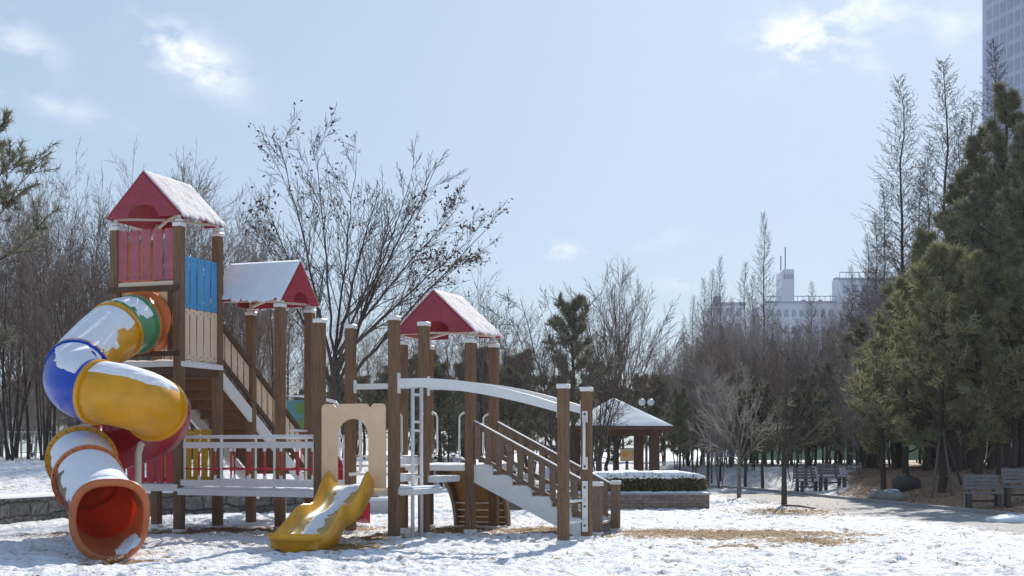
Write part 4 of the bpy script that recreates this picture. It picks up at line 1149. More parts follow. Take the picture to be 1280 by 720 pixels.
def vase_tree(key, name, seed, H, limbs, mt=('bark', 'twig'), fork=.28, r=.16, n=(9, 6, 5), ratio=(.42, .5, .5), ang=(30, 34, 38), leafs=None, up=.05, lo=.25, levels=3):
    """a short trunk that forks into long arching limbs; limbs = list of (dx, dy, z) tips"""
    t = Tree(seed); rnd = t.rnd; f = Vector((0, 0, fork * H)); 
    t.put(Vector((0, 0, -.3)), Vector((0, 0, .25)), r * 1.35, r * 1.05, True); t.put(Vector((0, 0, .25)), f, r * 1.05, r * .85, True)
    cfg = dict(step=(.5, .3, .22, .17), wob=.055, up=up, levels=levels, n=n, lo=(lo, .15, .1), ang=ang, ratio=ratio, rr=.55, thick=-1, taper=.3)
    tips = []
    for i, (x, y, z) in enumerate(limbs):
        e = Vector((x, y, z)); b = f - Vector((0, 0, rnd.uniform(0, .35) * fork * H)); c1 = b + Vector((x * .36, y * .36, (z - b.z) * .42)); ln = (e - b).length
        P = []; ns = 12
        for k in range(ns + 1):
            q = k / ns; P.append(b * (1 - q) ** 2 + c1 * 2 * q * (1 - q) + e * q * q + Vector((rnd.gauss(0, .016), rnd.gauss(0, .016), rnd.gauss(0, .012))) * ln * .25)
        rl = r * rnd.uniform(.34, .5)
        for k in range(ns): t.put(P[k], P[k + 1], rl * (1 - .85 * k / ns), rl * (1 - .85 * (k + 1) / ns), k < 6)
        m_ = n[0]
        for c in range(m_):
            q = lo + (1 - lo) * (c + rnd.random()) / m_; x_ = q * ns; k = min(ns - 1, int(x_)); p = P[k].lerp(P[k + 1], x_ - k); dd = (P[k + 1] - P[k]).normalized()
            a = R(rnd.gauss(ang[0], 8)); side = perp(dd, rnd); nd = (dd * math.cos(a) + side * math.sin(a) + Vector((0, 0, .06))).normalized()
            t.branch(p, nd, ln * ratio[0] * (1.12 - .75 * q) * rnd.uniform(.7, 1.2), max(RMIN, rl * (1 - .85 * q) * .55), 1, cfg)
    leaves = None
    if leafs: leaves = ([p for p, d in t.tips if leafs(p, rnd)], M['deadleaf'], .055, 'dead_leaves', 3)
    LIB[key] = t.finish(name, M[mt[0]], M[mt[1]], leaves); return LIB[key]
def spire_tree(key, name, seed, H, width, mt=('bark', 'twig'), dens=9, cones=0.5, lo=.18):
    """narrow conical tree with a straight stem and short ascending side branches"""
    t = Tree(seed); rnd = t.rnd; ns = 14; P = [Vector((rnd.gauss(0, .004) * i, rnd.gauss(0, .004) * i, H * i / ns - .2)) for i in range(ns + 1)]
    P[-1] += Vector((.12, 0, -.05)); r = H * .0068
    for k in range(ns): t.put(P[k], P[k + 1], r * (1 - .93 * k / ns), r * (1 - .93 * (k + 1) / ns), True)
    nb = int(H * dens); az = 0
    cfg = dict(step=(.4, .3, .2), wob=.10, up=.035, levels=3, n=(0, 6, 3), lo=(.1, .2, .2), ang=(40, 42, 45), ratio=(.4, .36, .45), rr=.5, thick=-1, taper=.3)
    for b in range(nb):
        f = lo + (1 - lo) * (b + rnd.random()) / nb; x = f * ns; k = min(ns - 1, int(x)); p = P[k].lerp(P[k + 1], x - k); az += 2.4 + rnd.gauss(0, .3)
        ln = width * (1 - f) ** .95 * rnd.uniform(.65, 1.15) * (.55 + .45 * min(1, (f - lo) / .2)) + .22
        nd = Vector((math.cos(az), math.sin(az), rnd.uniform(.35, .75) + .5 * f)).normalized()
        t.branch(p, nd, ln, max(RMIN, r * (1 - f) * .35), 1, cfg)
    tips = [p for p, d in t.tips if rnd.random() < cones]
    LIB[key] = t.finish(name, M[mt[0]], M[mt[1]], (tips, M['deadleaf'], .03, 'cones', 1) if tips else None); return LIB[key]
def pine_tree(key, name, seed, H, width, base=.2, mt='needle', nlimb=60, sub=7, k=24, ln=.19, wd=.012, top=.15, shape=.8, droop=.0, leanx=0, tuft=1.0, open_=0.0, plume=1, upt=.45, sl=.24):
    t = Tree(seed); rnd = t.rnd; ns = 10; P = [Vector((leanx * (i / ns) ** 2 + rnd.gauss(0, .05), rnd.gauss(0, .05), H * i / ns - .25)) for i in range(ns + 1)]
    r = H * .016
    for q in range(ns): t.put(P[q], P[q + 1], r * (1.15 - 1.0 * q / ns), r * (1.15 - 1.0 * (q + 1) / ns), True)
    tufts = []; az = 0
    for b in range(nlimb):
        f = base + (1 - base) * ((b + rnd.random()) / nlimb) ** .9; x = f * ns; q = min(ns - 1, int(x)); p = P[q].lerp(P[q + 1], x - q); az += 2.4 + rnd.gauss(0, .4)
        g = (f - base) / (1 - base); ln_ = width * (top + (1 - top) * (1 - g) ** shape) * min(1, .45 + g * 4) * rnd.choice((.55, .7, .85, 1.0, 1.1, 1.3)) * rnd.uniform(.9, 1.1)
        if rnd.random() < open_: continue
        d = Vector((math.cos(az), math.sin(az), rnd.uniform(.0, .45) + .5 * g - droop)).normalized(); c = p; nsg = 5; rl = max(.012, r * (1 - f) * .35)
        for s_ in range(nsg):
            d2 = (d + Vector((0, 0, .08 + (upt - .45) * .4)) + perp(d, rnd) * rnd.gauss(0, .1)).normalized(); c2 = c + d2 * ln_ / nsg; t.put(c, c2, rl * (1 - s_ / nsg) + .005, rl * (1 - (s_ + 1) / nsg) + .005, False); d = d2
            if s_ >= plume:
                for z in range(sub if s_ < nsg - 1 else sub + 5):
                    sd = (d2 * rnd.uniform(.2, 1) + perp(d2, rnd) * rnd.uniform(.4, 1) + Vector((0, 0, .35))).normalized(); l2 = min(.62, ln_ * sl) * rnd.uniform(.4, 1.2); st_ = c.lerp(c2, rnd.random()); e = st_ + sd * l2
                    t.put(st_, e, .009, .006, False)
                    for y in range(2): tufts.append((st_.lerp(e, 1 - .45 * y * rnd.random()), (sd + perp(sd, rnd) * .35 + Vector((0, 0, .2))).normalized(), tuft * rnd.uniform(.7, 1.2)))
            c = c2
    for y in range(10): tufts.append((P[-1] + Vector((rnd.gauss(0, .1), rnd.gauss(0, .1), -.5 * rnd.random())), Vector((rnd.gauss(0, .3), rnd.gauss(0, .3), 1)).normalized(), tuft))
    root = empty(name); seg_mesh('trunk', t.thick, 8, M['bark'], root); seg_mesh('limb_wood', t.thin, 4, M['bark'], root)
    needle_mesh('crown', tufts, M[mt], root, seed + 5, k, ln, wd); LIB[key] = root; return root

USED = set()
PREV = {}
def plant(key, x, y, H=None, rz=None, sx=1.0, label=None, cat='tree', group=None, rnd=random.Random(3), H0=None, z=None):
    src = LIB[key]
    if key not in USED: o = src; USED.add(key)
    else: o = copy_tree(src)
    o.location = (x, y, hz(x, y) if z is None else z); s = (H / H0) if H else 1.0
    o.scale = (s * sx, s * sx, s); o.rotation_euler = (0, 0, rnd.uniform(0, 6.28) if rz is None else rz)
    if label: tag(o, label, cat, group)
    return o
def gx(px, d): return (px - 640) * d / F
def ztop(py, d): return CAMH - (py - HY) * d / F

# library
for i in range(6):
    bare_tree(f'thicket{i}', 'bare_tree', 100 + i, 9.0, stems=(1, 3, 2, 4, 1, 3)[i], n=(10, 6, 4, 2) if i in (0, 4) else (8, 6, 3, 2), lo=(.22, .15, .12, .1), ang=(30, 30, 32, 36), ratio=(.46, .5, .5, .5), up=.07, mt=('bark', ('twig', 'twig_dark', 'twig')[i % 3]))
for i in range(3):
    bare_tree(f'small{i}', 'small_bare_tree', 140 + i, 4.2, stems=(1, 2, 1)[i], n=(9, 6, 5, 3), lo=(.35, .2, .15, .1), ang=(42, 38, 40, 42), ratio=(.62, .55, .5, .5), up=.03, mt=(('bark_grey', 'twig_pale'), ('bark', 'twig_red'), ('bark_grey', 'twig_red'))[i], r=.075)
for i in range(4):
    bare_tree(f'haze{i}', 'twiggy_tree', 160 + i, 6.5, stems=(3, 1, 4, 2)[i], n=(9, 7, 5, 3), lo=(.18, .12, .1, .1), ang=(34, 36, 40, 42), ratio=(.5, .52, .5, .5), up=.05, mt=('bark_grey', ('twig_red', 'twig', 'twig_red', 'twig')[i]))
for i in range(3):
    spire_tree(f'spire{i}', 'dawn_redwood', 180 + i, 15.0, 2.5, dens=13, cones=(.10, .05, .08)[i], mt=('bark', 'twig_dark'))
for i in range(3):
    pine_tree(f'pine{i}', 'pine_tree', 200 + i, 6.5, 2.1, base=.24, mt='needle_dark', nlimb=38, sub=3, k=14, ln=.26, wd=.017, tuft=1.1)
for i in range(2):
    pine_tree(f'tallpine{i}', 'tall_pine', 220 + i, 9.0, 2.4, base=.34, mt='needle_dark', nlimb=60, sub=4, k=15, ln=.27, wd=.019, shape=.6, tuft=1.2)
# trees with a silhouette of their own
S34 = 34 / F
rl = random.Random(11)
zk = [(348, 152), (392, 140), (438, 150), (550, 182), (520, 192), (612, 268), (596, 290), (330, 228), (318, 268), (470, 205), (505, 255), (582, 240)]
vase_tree('zelkova', 'spreading_tree', 12, 9.6, [((a - 418) * S34 * .97, rl.uniform(-1.6, 1.6), (CAMH - (b - HY) * S34 - .35) * (.92 if b < 240 else .93)) for a, b in zk], mt=('bark', 'twig_dark'), fork=.34, r=.115, n=(13, 6, 4), up=.01, ratio=(.32, .46, .5), ang=(28, 32, 36),
          leafs=lambda p, r: (p.x > 1.9 and 4.6 < p.z < 7.4 and r.random() < .20) or (p.x < .6 and p.z > 6.4 and r.random() < .06) or (p.x < -1.2 and r.random() < .05))
S55 = 55 / F
fk = [(705, 395), (730, 375), (752, 362), (772, 358), (795, 366), (815, 378), (832, 400), (845, 430), (700, 430), (765, 372), (785, 380)]
vase_tree('fan', 'fan_shaped_tree', 21, 7.2, [((a - 770) * S55, rl.uniform(-1.5, 1.5), CAMH - (b - HY) * S55) for a, b in fk], mt=('bark', 'twig'), fork=.22, r=.13, n=(12, 7, 4), ratio=(.38, .5, .5), ang=(24, 28, 32), up=.07)
S38 = 38 / F
tw = [(640, 400), (655, 385), (690, 400), (735, 388), (760, 430), (700, 440), (628, 470)]
vase_tree('crooked', 'crooked_tree', 31, 5.2, [((a - 700) * S38, rl.uniform(-.8, .8), CAMH - (b - HY) * S38) for a, b in tw], mt=('bark', 'twig_dark'), fork=.30, r=.10, n=(9, 5, 4), ratio=(.34, .45, .5), ang=(42, 44, 44), up=.0)
S40 = 40 / F
pt = [(872, 500), (890, 488), (905, 478), (940, 470), (958, 488), (978, 505), (985, 530), (868, 535), (925, 465)]
vase_tree('palefront', 'slender_bare_tree', 41, 3.6, [((a - 925) * S40, rl.uniform(-.8, .8), CAMH - (b - HY) * S40) for a, b in pt], mt=('bark_grey', 'twig_pale'), fork=.40, r=.055, n=(7, 4, 3), ratio=(.40, .5, .5), ang=(36, 38, 40), up=.02)
S345 = 34.5 / F
dt = [(958, 450), (1002, 430), (1030, 470), (945, 500), (1020, 440), (990, 420), (1045, 510)]
vase_tree('darkfront', 'forked_bare_tree', 51, 4.0, [((a - 981) * S345, rl.uniform(-.7, .7), CAMH - (b - HY) * S345) for a, b in dt], mt=('bark', 'twig_dark'), fork=.30, r=.07, n=(6, 4, 3), ratio=(.36, .5, .5), ang=(36, 38, 40), up=.03)
pine_tree('bigpine', 'pine_tree', 61, 7.2, 2.7, base=.14, mt='needle', nlimb=48, sub=6, k=14, ln=.27, wd=.016, shape=.9, droop=.08, top=.10, open_=.16, plume=2, upt=.7)
pine_tree('bigpine2', 'pine_tree', 62, 8.0, 2.3, base=.2, mt='needle', nlimb=46, sub=6, k=14, ln=.27, wd=.016, shape=.85, droop=.12, top=.10, open_=.16, plume=2, upt=.75)
pine_tree('darkpine', 'dark_pine_tree', 63, 12.0, 2.3, base=.16, mt='needle_dark', nlimb=72, sub=5, k=14, ln=.29, wd=.018, shape=.8, droop=.10, top=.13, open_=.2, plume=2, upt=.7)
pine_tree('edgepine', 'pine_tree', 64, 8.2, 2.7, base=.3, mt='needle_dark', nlimb=44, sub=4, k=18, ln=.2, wd=.010, shape=.5, open_=.15)
pine_tree('sparsepine', 'sparse_pine_tree', 65, 6.2, 1.35, base=.35, mt='needle_dark', nlimb=34, sub=3, k=12, ln=.2, wd=.014, shape=.5)

prnd = random.Random(77)
plant('zelkova', gx(418, 34), 34.0, rz=0, label='tall bare tree with arching limbs and clumps of dead leaves behind the deck posts')
plant('fan', gx(770, 55), 55.0, rz=0, label='bare fan-shaped tree rising behind the snow-capped gazebo')
plant('crooked', gx(698, 36), 36.0, rz=0, label='dark crooked bare tree just behind the outer end of the curved beams')
plant('crooked', gx(750, 41), 41.2, rz=2.2, H=4.2, H0=5.2, label='smaller dark crooked tree whose branches cross the gazebo roof')
plant('palefront', gx(925, 40), 40.2, rz=0, label='slender pale bare tree to the right of the brick planter')
plant('darkfront', gx(981, 34.5), 34.6, rz=0, label='dark bare tree whose trunk foot is wrapped in snow, on the open ground')
plant('edgepine', -11.6, 28.2, rz=.6, label='pine reaching in at the left edge of the photo, above the stone wall')
plant('sparsepine', gx(716, 43), 43.0, rz=1.0, label='thin dark pine with sparse tufts, tallest conifer left of the gazebo', H=6.3, H0=6.2)

# left thicket
GT = 'bare trees of the thicket on the left'
LT = 'bare grey-brown tree in the dense thicket on the snowy bank at left'
k_ = 0
for row, (d0, d1, n, t0, t1) in enumerate(((40, 44, 13, 260, 320), (45, 50, 14, 225, 285), (51, 58, 12, 220, 270), (62, 72, 9, 270, 340))):
    for i in range(n):
        px = -70 + 430 * (i + prnd.random() * .9) / n; d = prnd.uniform(d0, d1); x = gx(px, d)
        ty = prnd.uniform(t0, t1) + (35 if px > 240 else 0) + (20 if 95 < px < 140 else 0)
        z0 = hz(x, d); H = (ztop(ty, d) - z0)
        plant(f'thicket{k_ % 6}', x, d, H, H0=9.0, sx=prnd.uniform(.8, 1.0), label=LT, group=GT, rnd=prnd); k_ += 1
for i in range(26):
    px = -60 + 420 * (i + prnd.random()) / 26; d = prnd.uniform(47, 64); x = gx(px, d)
    plant(f'haze{i % 4}', x, d, prnd.uniform(2.6, 4.2), H0=6.5, sx=1.25, label='low twiggy shrub among the trunks of the thicket on the left', group='shrubs of the thicket', cat='shrub', rnd=prnd)
for i, px in enumerate((20, 70, 118, 175, 262, 310)):
    d = 66 + 3 * (i % 3); x = gx(px, d); plant(f'pine{i % 3}', x, d, (3.6, 4.4, 5.2, 3.8, 4.2, 4.0)[i], H0=6.5, sx=1.3, label='small dark pine half hidden behind the thicket trunks', group='pines behind the thicket', rnd=prnd)
# centre: bare trees over evergreens
GC = 'bare trees in the belt behind the playground'
LC = 'bare tree in the mixed belt behind the roofed platform and curved beams'
for (px, d, ty) in ((600, 52, 350), (612, 56, 362), (470, 48, 395), (505, 50, 410), (560, 54, 400), (585, 60, 380), (640, 58, 405), (665, 50, 425), (445, 55, 400), (535, 60, 390), (855, 62, 440), (830, 64, 425), (690, 62, 410), (745, 64, 420), (420, 58, 380), (390, 56, 370), (360, 60, 350), (655, 64, 395), (625, 62, 385), (500, 66, 385)):
    x = gx(px, d); plant(f'thicket{k_ % 6}', x, d, ztop(ty, d) - hz(x, d), H0=9.0, sx=.95, label=LC, group=GC, rnd=prnd); k_ += 1
GP = 'pines behind the playground'
LP = 'dark green pine in the row behind the posts of the playground'
for i, (px, d, ty) in enumerate(((455, 52, 470), (490, 48, 462), (520, 54, 445), (550, 50, 455), (582, 55, 450), (640, 52, 462), (700, 50, 470), (430, 58, 478), (535, 62, 440), (600, 62, 435), (650, 64, 440), (760, 58, 480), (340, 60, 500), (300, 62, 505), (380, 60, 490), (820, 60, 470))):
    x = gx(px, d); plant(f'pine{i % 3}', x, d, ztop(ty, d) - hz(x, d), H0=6.5, sx=prnd.uniform(1.0, 1.3), label=LP, group=GP, rnd=prnd)
# right: hazy twiggy trees
GH = 'twiggy trees between the gazebo and the right-hand pines'
LH = 'twiggy reddish-grey bare tree in the mass between the gazebo and the big pines'
for i, (px, d, ty) in enumerate(((868, 58, 455), (890, 54, 440), (912, 58, 425), (938, 55, 415), (960, 60, 410), (985, 56, 405), (1010, 60, 400), (1035, 55, 405), (1060, 52, 410), (1082, 56, 390), (900, 50, 470), (990, 50, 455), (1075, 47, 440), (880, 64, 430), (925, 66, 410), (1000, 66, 395), (1050, 64, 385), (1095, 60, 370), (1115, 55, 350), (845, 60, 470), (1100, 50, 420), (885, 57, 425), (930, 62, 400), (950, 66, 395), (1012, 62, 385), (1072, 62, 370), (860, 66, 450), (1030, 66, 380), (905, 66, 415))):
    x = gx(px, d); plant(f'haze{i % 4}', x, d, ztop(ty - (22 if px < 935 else -12 if px < 1065 else 8), d) - hz(x, d), H0=6.5, sx=.8, label=LH, group=GH, rnd=prnd)
# dawn redwoods
RW = [(1128, 56, 92, 'narrow bare conical tree with a bent tip, left of the two tallest at right'), (1182, 52, 68, 'tallest bare conical tree, just left of the high-rise'), (1243, 52, 45, 'bare conical tree standing right in front of the high-rise'),
      (1215, 58, 120, 'bare conical tree at the left edge of the high-rise'), (955, 75, 262, 'bare conical tree in front of the white building left of its tower'), (900, 74, 318, 'bare conical tree between the gazebo and the white building, tallest of its cluster')]
for i, (px, d, ty, lb) in enumerate(RW):
    x = gx(px, d); H = ztop(ty, d) - hz(x, d); plant(f'spire{i % 3}', x, d, H, H0=15.0, sx=(1.15, 1.25, 1.0, 1.0, .75, .7)[i] * 15 / H * (H / 15), label=lb, rnd=prnd)
for i, (px, d, ty) in enumerate(((931, 80, 325), (880, 80, 345), (866, 82, 368), (941, 84, 340), (1015, 72, 350), (1085, 66, 290), (1150, 64, 200), (855, 84, 395), (1065, 70, 330), (915, 86, 370), (1105, 60, 225), (1160, 58, 175), (872, 60, 420), (903, 62, 405), (928, 58, 430), (966, 60, 415), (997, 62, 405), (1028, 58, 420), (1052, 60, 395), (1078, 58, 360), (1008, 54, 440), (943, 55, 445), (858, 64, 430), (890, 78, 335), (1095, 70, 260), (1200, 60, 140))):
    x = gx(px, d); H = ztop(ty, d) - hz(x, d); plant(f'spire{(i + 1) % 3}', x, d, H, H0=15.0, sx=.85, label='smaller bare conical tree in the line from the gazebo to the right-hand pines', group='smaller conical trees at right', rnd=prnd)
# rows of tall dark pines whose bare trunks close the view
GT2 = 'tall pines with bare trunks at the back'
LT2 = 'tall dark pine with a bare lower trunk in the shaded row at the back right'
for i in range(34):
    px = 840 + 470 * (i % 17 + prnd.random() * .8) / 17; d = (50 if i < 17 else 62) + prnd.uniform(-3, 5); x = gx(px, d); ty = float(np.interp(px, [840, 900, 1000, 1080, 1150, 1300], [500, 480, 470, 440, 380, 250])) + prnd.uniform(-10, 25)
    plant(f'tallpine{i % 2}', x, d, ztop(ty, d) - hz(x, d), H0=9.0, sx=prnd.uniform(.75, 1.05), label=LT2, group=GT2, rnd=prnd)
for i in range(40):
    px = 850 + 460 * (i % 20 + prnd.random() * .9) / 20; d = (53 if px > 1070 else 63) + (4 if i >= 20 else 0) + prnd.uniform(-2, 2); x = gx(px, d)
    plant(f'pine{i % 3}', x, d, prnd.uniform(3.6, 5.6) * (1.15 if px > 1070 else .72), H0=6.5, sx=prnd.uniform(1.2, 1.5), label='low dark evergreen filling the shade under the tall pines at right', group='evergreens in the shade at right', rnd=prnd)
for i in range(16):
    px = 400 + 440 * (i + prnd.random() * .8) / 16; d = prnd.uniform(66, 78); x = gx(px, d)
    plant(f'tallpine{i % 2}', x, d, ztop(prnd.uniform(455, 490), d) - hz(x, d), H0=9.0, sx=1.1, label='distant dark pine closing the view behind the gazebo and the posts', group='distant pines in the centre', rnd=prnd)
# large pines at right
BP = [('bigpine', 1178, 37.0, 300, .4, 1.0, 'bushy olive pine propped by leaning stakes, on the leaf-littered mound'), ('bigpine2', 1104, 41.0, 405, 1.4, .8, 'olive pine furthest left on the mound, lowest of the big pines'),
      ('bigpine', 1132, 43.0, 345, 2.7, .9, 'olive pine second from the left among the big pines'), ('bigpine2', 1158, 47.0, 285, .9, 1.0, 'taller olive pine standing behind the propped pine'),
      ('darkpine', 1196, 45.0, 225, 1.9, .95, 'dark pine rising just right of the tallest bare conical tree'), ('darkpine', 1222, 43.0, 165, 2.2, .95, 'tall dark pine left of the one that covers the high-rise'),
      ('darkpine', 1254, 40.0, 112, .2, .95, 'tallest dark pine, directly behind the benches and in front of the high-rise'), ('bigpine2', 1224, 36.5, 315, 3.0, 1.0, 'drooping olive pine just left of the right-edge benches'),
      ('darkpine', 1290, 36.5, 150, 4.0, .9, 'dark pine cut by the right edge of the photo'), ('bigpine', 1268, 36.0, 330, 5.0, .9, 'lower dark olive pine close behind the right-edge benches'), ('darkpine', 1210, 51, 260, 1.0, 1.0, 'dark pine deep behind the propped olive pine')]
HH0 = {'bigpine': 7.2, 'bigpine2': 8.0, 'darkpine': 12.0}
for (key, px, d, ty, rz, sx_, lb) in BP:
    x = gx(px, d); H = ztop(ty, d) - hz(x, d); plant(key, x, d, H, H0=HH0[key], rz=rz, sx=sx_ * min(1.25, (HH0[key] / H) ** .5), label=lb)

# ------------------------------------------------------------------ stone wall, kerbs, planter, hedge
def wall_along(poly, name, h0, h1, th, mt, label, cat, cap=None, step=.35, hfun=None, jag=0.0):
    P = []
    for (a, b) in zip(poly[:-1], poly[1:]):
        a = Vector(a); b = Vector(b); n = max(1, int((b - a).length / step))
        for i in range(n): P.append(a.lerp(b, i / n))
    P.append(Vector(poly[-1])); m = MB(); vs = []; L_ = [0]; rj = random.Random(5)
    for i in range(1, len(P)): L_.append(L_[-1] + (P[i] - P[i - 1]).length)
    for i, p in enumerate(P):
        t = (P[min(i + 1, len(P) - 1)] - P[max(i - 1, 0)]).normalized(); nn = Vector((-t.y, t.x)); top = (hfun(i / (len(P) - 1)) if hfun else h1) + rj.uniform(-jag, jag)
        j = rj.uniform(-jag, jag)
        a = p - nn * (.02 + j); b = p + nn * th
        vs += [(a.x, a.y, h0), (a.x, a.y, top), (b.x, b.y, top), (b.x, b.y, h0)]
    m.add(vs, [(i * 4 + k, i * 4 + 4 + k, i * 4 + 5 + k, i * 4 + 1 + k) for i in range(len(P) - 1) for k in range(3)] + [(0, 1, 2, 3), tuple(len(P) * 4 - 4 + q for q in (3, 2, 1, 0))])
    o = m.build(name, mt)
    me = o.data; uv = me.uv_layers.new(name='UVMap'); off = {0: h0, 1: None, 2: None, 3: h0}
    for lp in me.loops:
        v = me.vertices[lp.vertex_index]; i, k = divmod(lp.vertex_index, 4)
        uv.data[lp.index].uv = (L_[i], v.co.z if k in (0, 1) else v.co.z + th)
    tag(o, label, cat)
    if cap:
        c = MB(); vs = []
        for i, p in enumerate(P):
            t = (P[min(i + 1, len(P) - 1)] - P[max(i - 1, 0)]).normalized(); nn = Vector((-t.y, t.x)); top = hfun(i / (len(P) - 1)) if hfun else h1
            for (o_, z_) in ((-.03, -.01), (-.01, .025 + rj.uniform(0, .02)), (th * .5, .05 + rj.uniform(0, .025)), (th + .1, .03)): q = p + nn * o_; vs.append((q.x, q.y, top + z_ + .012))
        c.add(vs, [(i * 4 + k, i * 4 + 4 + k, i * 4 + 5 + k, i * 4 + 1 + k) for i in range(len(P) - 1) for k in range(3)], 0, True); c.build('snow_layer', M['snow'], o)
    return o
wall_along(WALL, 'stone_wall', -.25, .47, .3, M['stone'], 'low rough grey stone retaining wall below the snowy bank behind the tube slide', 'wall', True, jag=.012)
wall_along([(gx(432, 30.9), 31.2), (gx(460, 30.4), 30.5), (gx(492, 30.3), 30.3)], 'concrete_kerb', -.2, .27, .25, M['concrete'], 'short pale concrete wall seen under the slide platform', 'wall', True)
wall_along([(x, y) for x, y in KERB], 'path_kerb', -.2, .075, .14, M['kerb'], 'grey stone kerb between the path and the leaf-littered mound', 'kerb', None, 1.0)

pl = empty('brick_planter', (2.27, 32.3, 0)); tag(pl, 'long low brick planter with a snowy rim, holding the clipped hedge', 'planter')
hx, hy = 2.42, 1.7
m = MB(); seg = [(-hx, 0), (hx, 0), (hx, hy), (-hx, hy)]; vs = []; uvs = []
m.hexa([(-hx, 0, -.2), (hx, 0, -.2), (hx, hy, -.2), (-hx, hy, -.2), (-hx, 0, .34), (hx, 0, .34), (hx, hy, .34), (-hx, hy, .34)])
o = m.build('brick_wall', M['brick'], pl); uv = o.data.uv_layers.new(name='UVMap')
for p in o.data.polygons:
    for li in p.loop_indices:
        c = o.data.vertices[o.data.loops[li].vertex_index].co; uv.data[li].uv = (c.x if abs(p.normal.y) > .5 else c.y, c.z)
m = MB(); m.box(-hx - .03, hx + .03, -.03, hy + .03, .342, .385, bev=.01); m.build('coping', M['kerb'], pl)
k = MB(); rnd = random.Random(6); vs = []; nx, ny = 60, 8
for i in range(nx + 1):
    for j in range(ny + 1):
        e = i in (0, nx) or j in (0, ny); vs.append((-hx - .02 + (2 * hx + .04) * i / nx, -.02 + (hy + .04) * j / ny, .388 if e else .40 + rnd.uniform(0, .03)))
k.add(vs, [(i * (ny + 1) + j, (i + 1) * (ny + 1) + j, (i + 1) * (ny + 1) + j + 1, i * (ny + 1) + j + 1) for i in range(nx) for j in range(ny)], 0, True); k.build('snow_layer', M['snow'], pl)
hd = empty('clipped_hedge', (gx(812, 32.8) - .15, 33.15, .40)); tag(hd, 'clipped green-brown hedge with snow on top, growing in the brick planter', 'hedge')
g = np.random.default_rng(3); HL, HW, HH = 1.55, .52, .45
def hedge_pts(n):
    out = []
    while len(out) < n:
        p = g.uniform(-1, 1, 3); q = np.abs(p); q2 = (q[0] ** 6 + q[1] ** 4 + max(0, p[2]) ** 5)
        if q2 > 1 or q2 < .25 and p[2] < .8 and q[1] < .75: continue
        out.append((p[0] * HL * (1 + .02 * g.normal()), p[1] * HW, HH * .5 + p[2] * HH * .5))
    return out
leaf_mesh('foliage', hedge_pts(9000), M['hedge'], .028, 3, hd, 2, .02)
st = []
rnd = random.Random(9)
for i in range(420):
    a = Vector((rnd.uniform(-1.5, 1.5), rnd.uniform(-.45, .45), 0)); b = a + Vector((rnd.gauss(0, .08), rnd.gauss(0, .08), HH * rnd.uniform(.6, 1.0))); st.append((*a, *b, .008, .004))
seg_mesh('stems', st, 4, M['twig_dark'], hd)
k = MB(); vs = []; nx, ny = 70, 16
for i in range(nx + 1):
    for j in range(ny + 1):
        u, v = -1 + 2 * i / nx, -1 + 2 * j / ny
        r_ = max(abs(u) ** 3, abs(v) ** 3); vs.append((u * (HL - .02) * (1 - .02 * abs(v)), v * (HW - .02) * (1 - .15 * abs(u) ** 6), HH - .10 * r_ ** 2 + (.02 + .07 * float(fbm(np.array([i * .23 + 5.]), np.array([j * .4]), 3, 4)[0])) * (1 - r_ * .6) - (rnd.uniform(0, .05) if r_ > .95 else 0)))
k.add(vs, [(i * (ny + 1) + j, (i + 1) * (ny + 1) + j, (i + 1) * (ny + 1) + j + 1, i * (ny + 1) + j + 1) for i in range(nx) for j in range(ny)], 0, True); o = k.build('snow_layer', M['snow'], hd)
sm = o.modifiers.new('thick', 'SOLIDIFY'); sm.thickness = .05; sm.offset = -1

# ------------------------------------------------------------------ gazebo, lamp, box
gz = empty('gazebo', (gx(771, 45), 46.2, hz(gx(771, 45), 46)), R(8)); tag(gz, 'wooden gazebo with a snow-covered pyramid roof beyond the planter', 'gazebo')
m = MB(); e = 1.66; ez, az = 2.16, 3.12; fr = [(-e, -e), (e, -e), (e, e), (-e, e)]
m.add([(x, y, ez) for x, y in fr] + [(0, 0, az)], [(0, 1, 4), (1, 2, 4), (2, 3, 4), (3, 0, 4), (3, 2, 1, 0)]); rf = m.build('roof', M['gazwood'], gz)
k = MB(); rnd = random.Random(2); n = 14
for s_ in range(4):
    A = Vector((*fr[s_], ez + .045)); B = Vector((*fr[(s_ + 1) % 4], ez + .045)); T = Vector((0, 0, az + .06)); vs = []
    for i in range(n + 1):
        for j in range(n + 1):
            f = j / n; a = A.lerp(T, f); b = B.lerp(T, f); p = a.lerp(b, i / n); vs.append(p + Vector((0, 0, rnd.uniform(0, .025) if 0 < j < n and 0 < i < n else 0)))
    k.add(vs, [(i * (n + 1) + j, (i + 1) * (n + 1) + j, (i + 1) * (n + 1) + j + 1, i * (n + 1) + j + 1) for i in range(n) for j in range(n)], 0, True)
k.build('snow_layer', M['snow'], rf)
m = MB()
for i in range(4):
    a, b = fr[i], fr[(i + 1) % 4]; m.beam((a[0] * 1.0, a[1] * 1.0, ez - .02), (b[0], b[1], ez - .02), .07, .14)
m.build('eave_board', M['gazwood'], gz)
for sx, sy in ((-1, -1), (1, -1), (1, 1), (-1, 1)):
    m = MB(); m.box(sx * 1.12 - .15, sx * 1.12 + .15, sy * 1.12 - .15, sy * 1.12 + .15, -.1, ez - .02, bev=.02); m.build('pillar', M['gazwood'], gz)
for s_ in range(4):
    a = Vector((*fr[s_], 0)) * .675; b = Vector((*fr[(s_ + 1) % 4], 0)) * .675; m = MB(); m.beam(a + Vector((0, 0, ez - .18)), b + Vector((0, 0, ez - .18)), .10, .16); m.build('beam', M['gazwood'], gz)
m = MB(); m.box(-1.35, 1.35, -1.35, 1.35, -.1, .16, bev=.02); m.build('floor_slab', M['concrete'], gz)
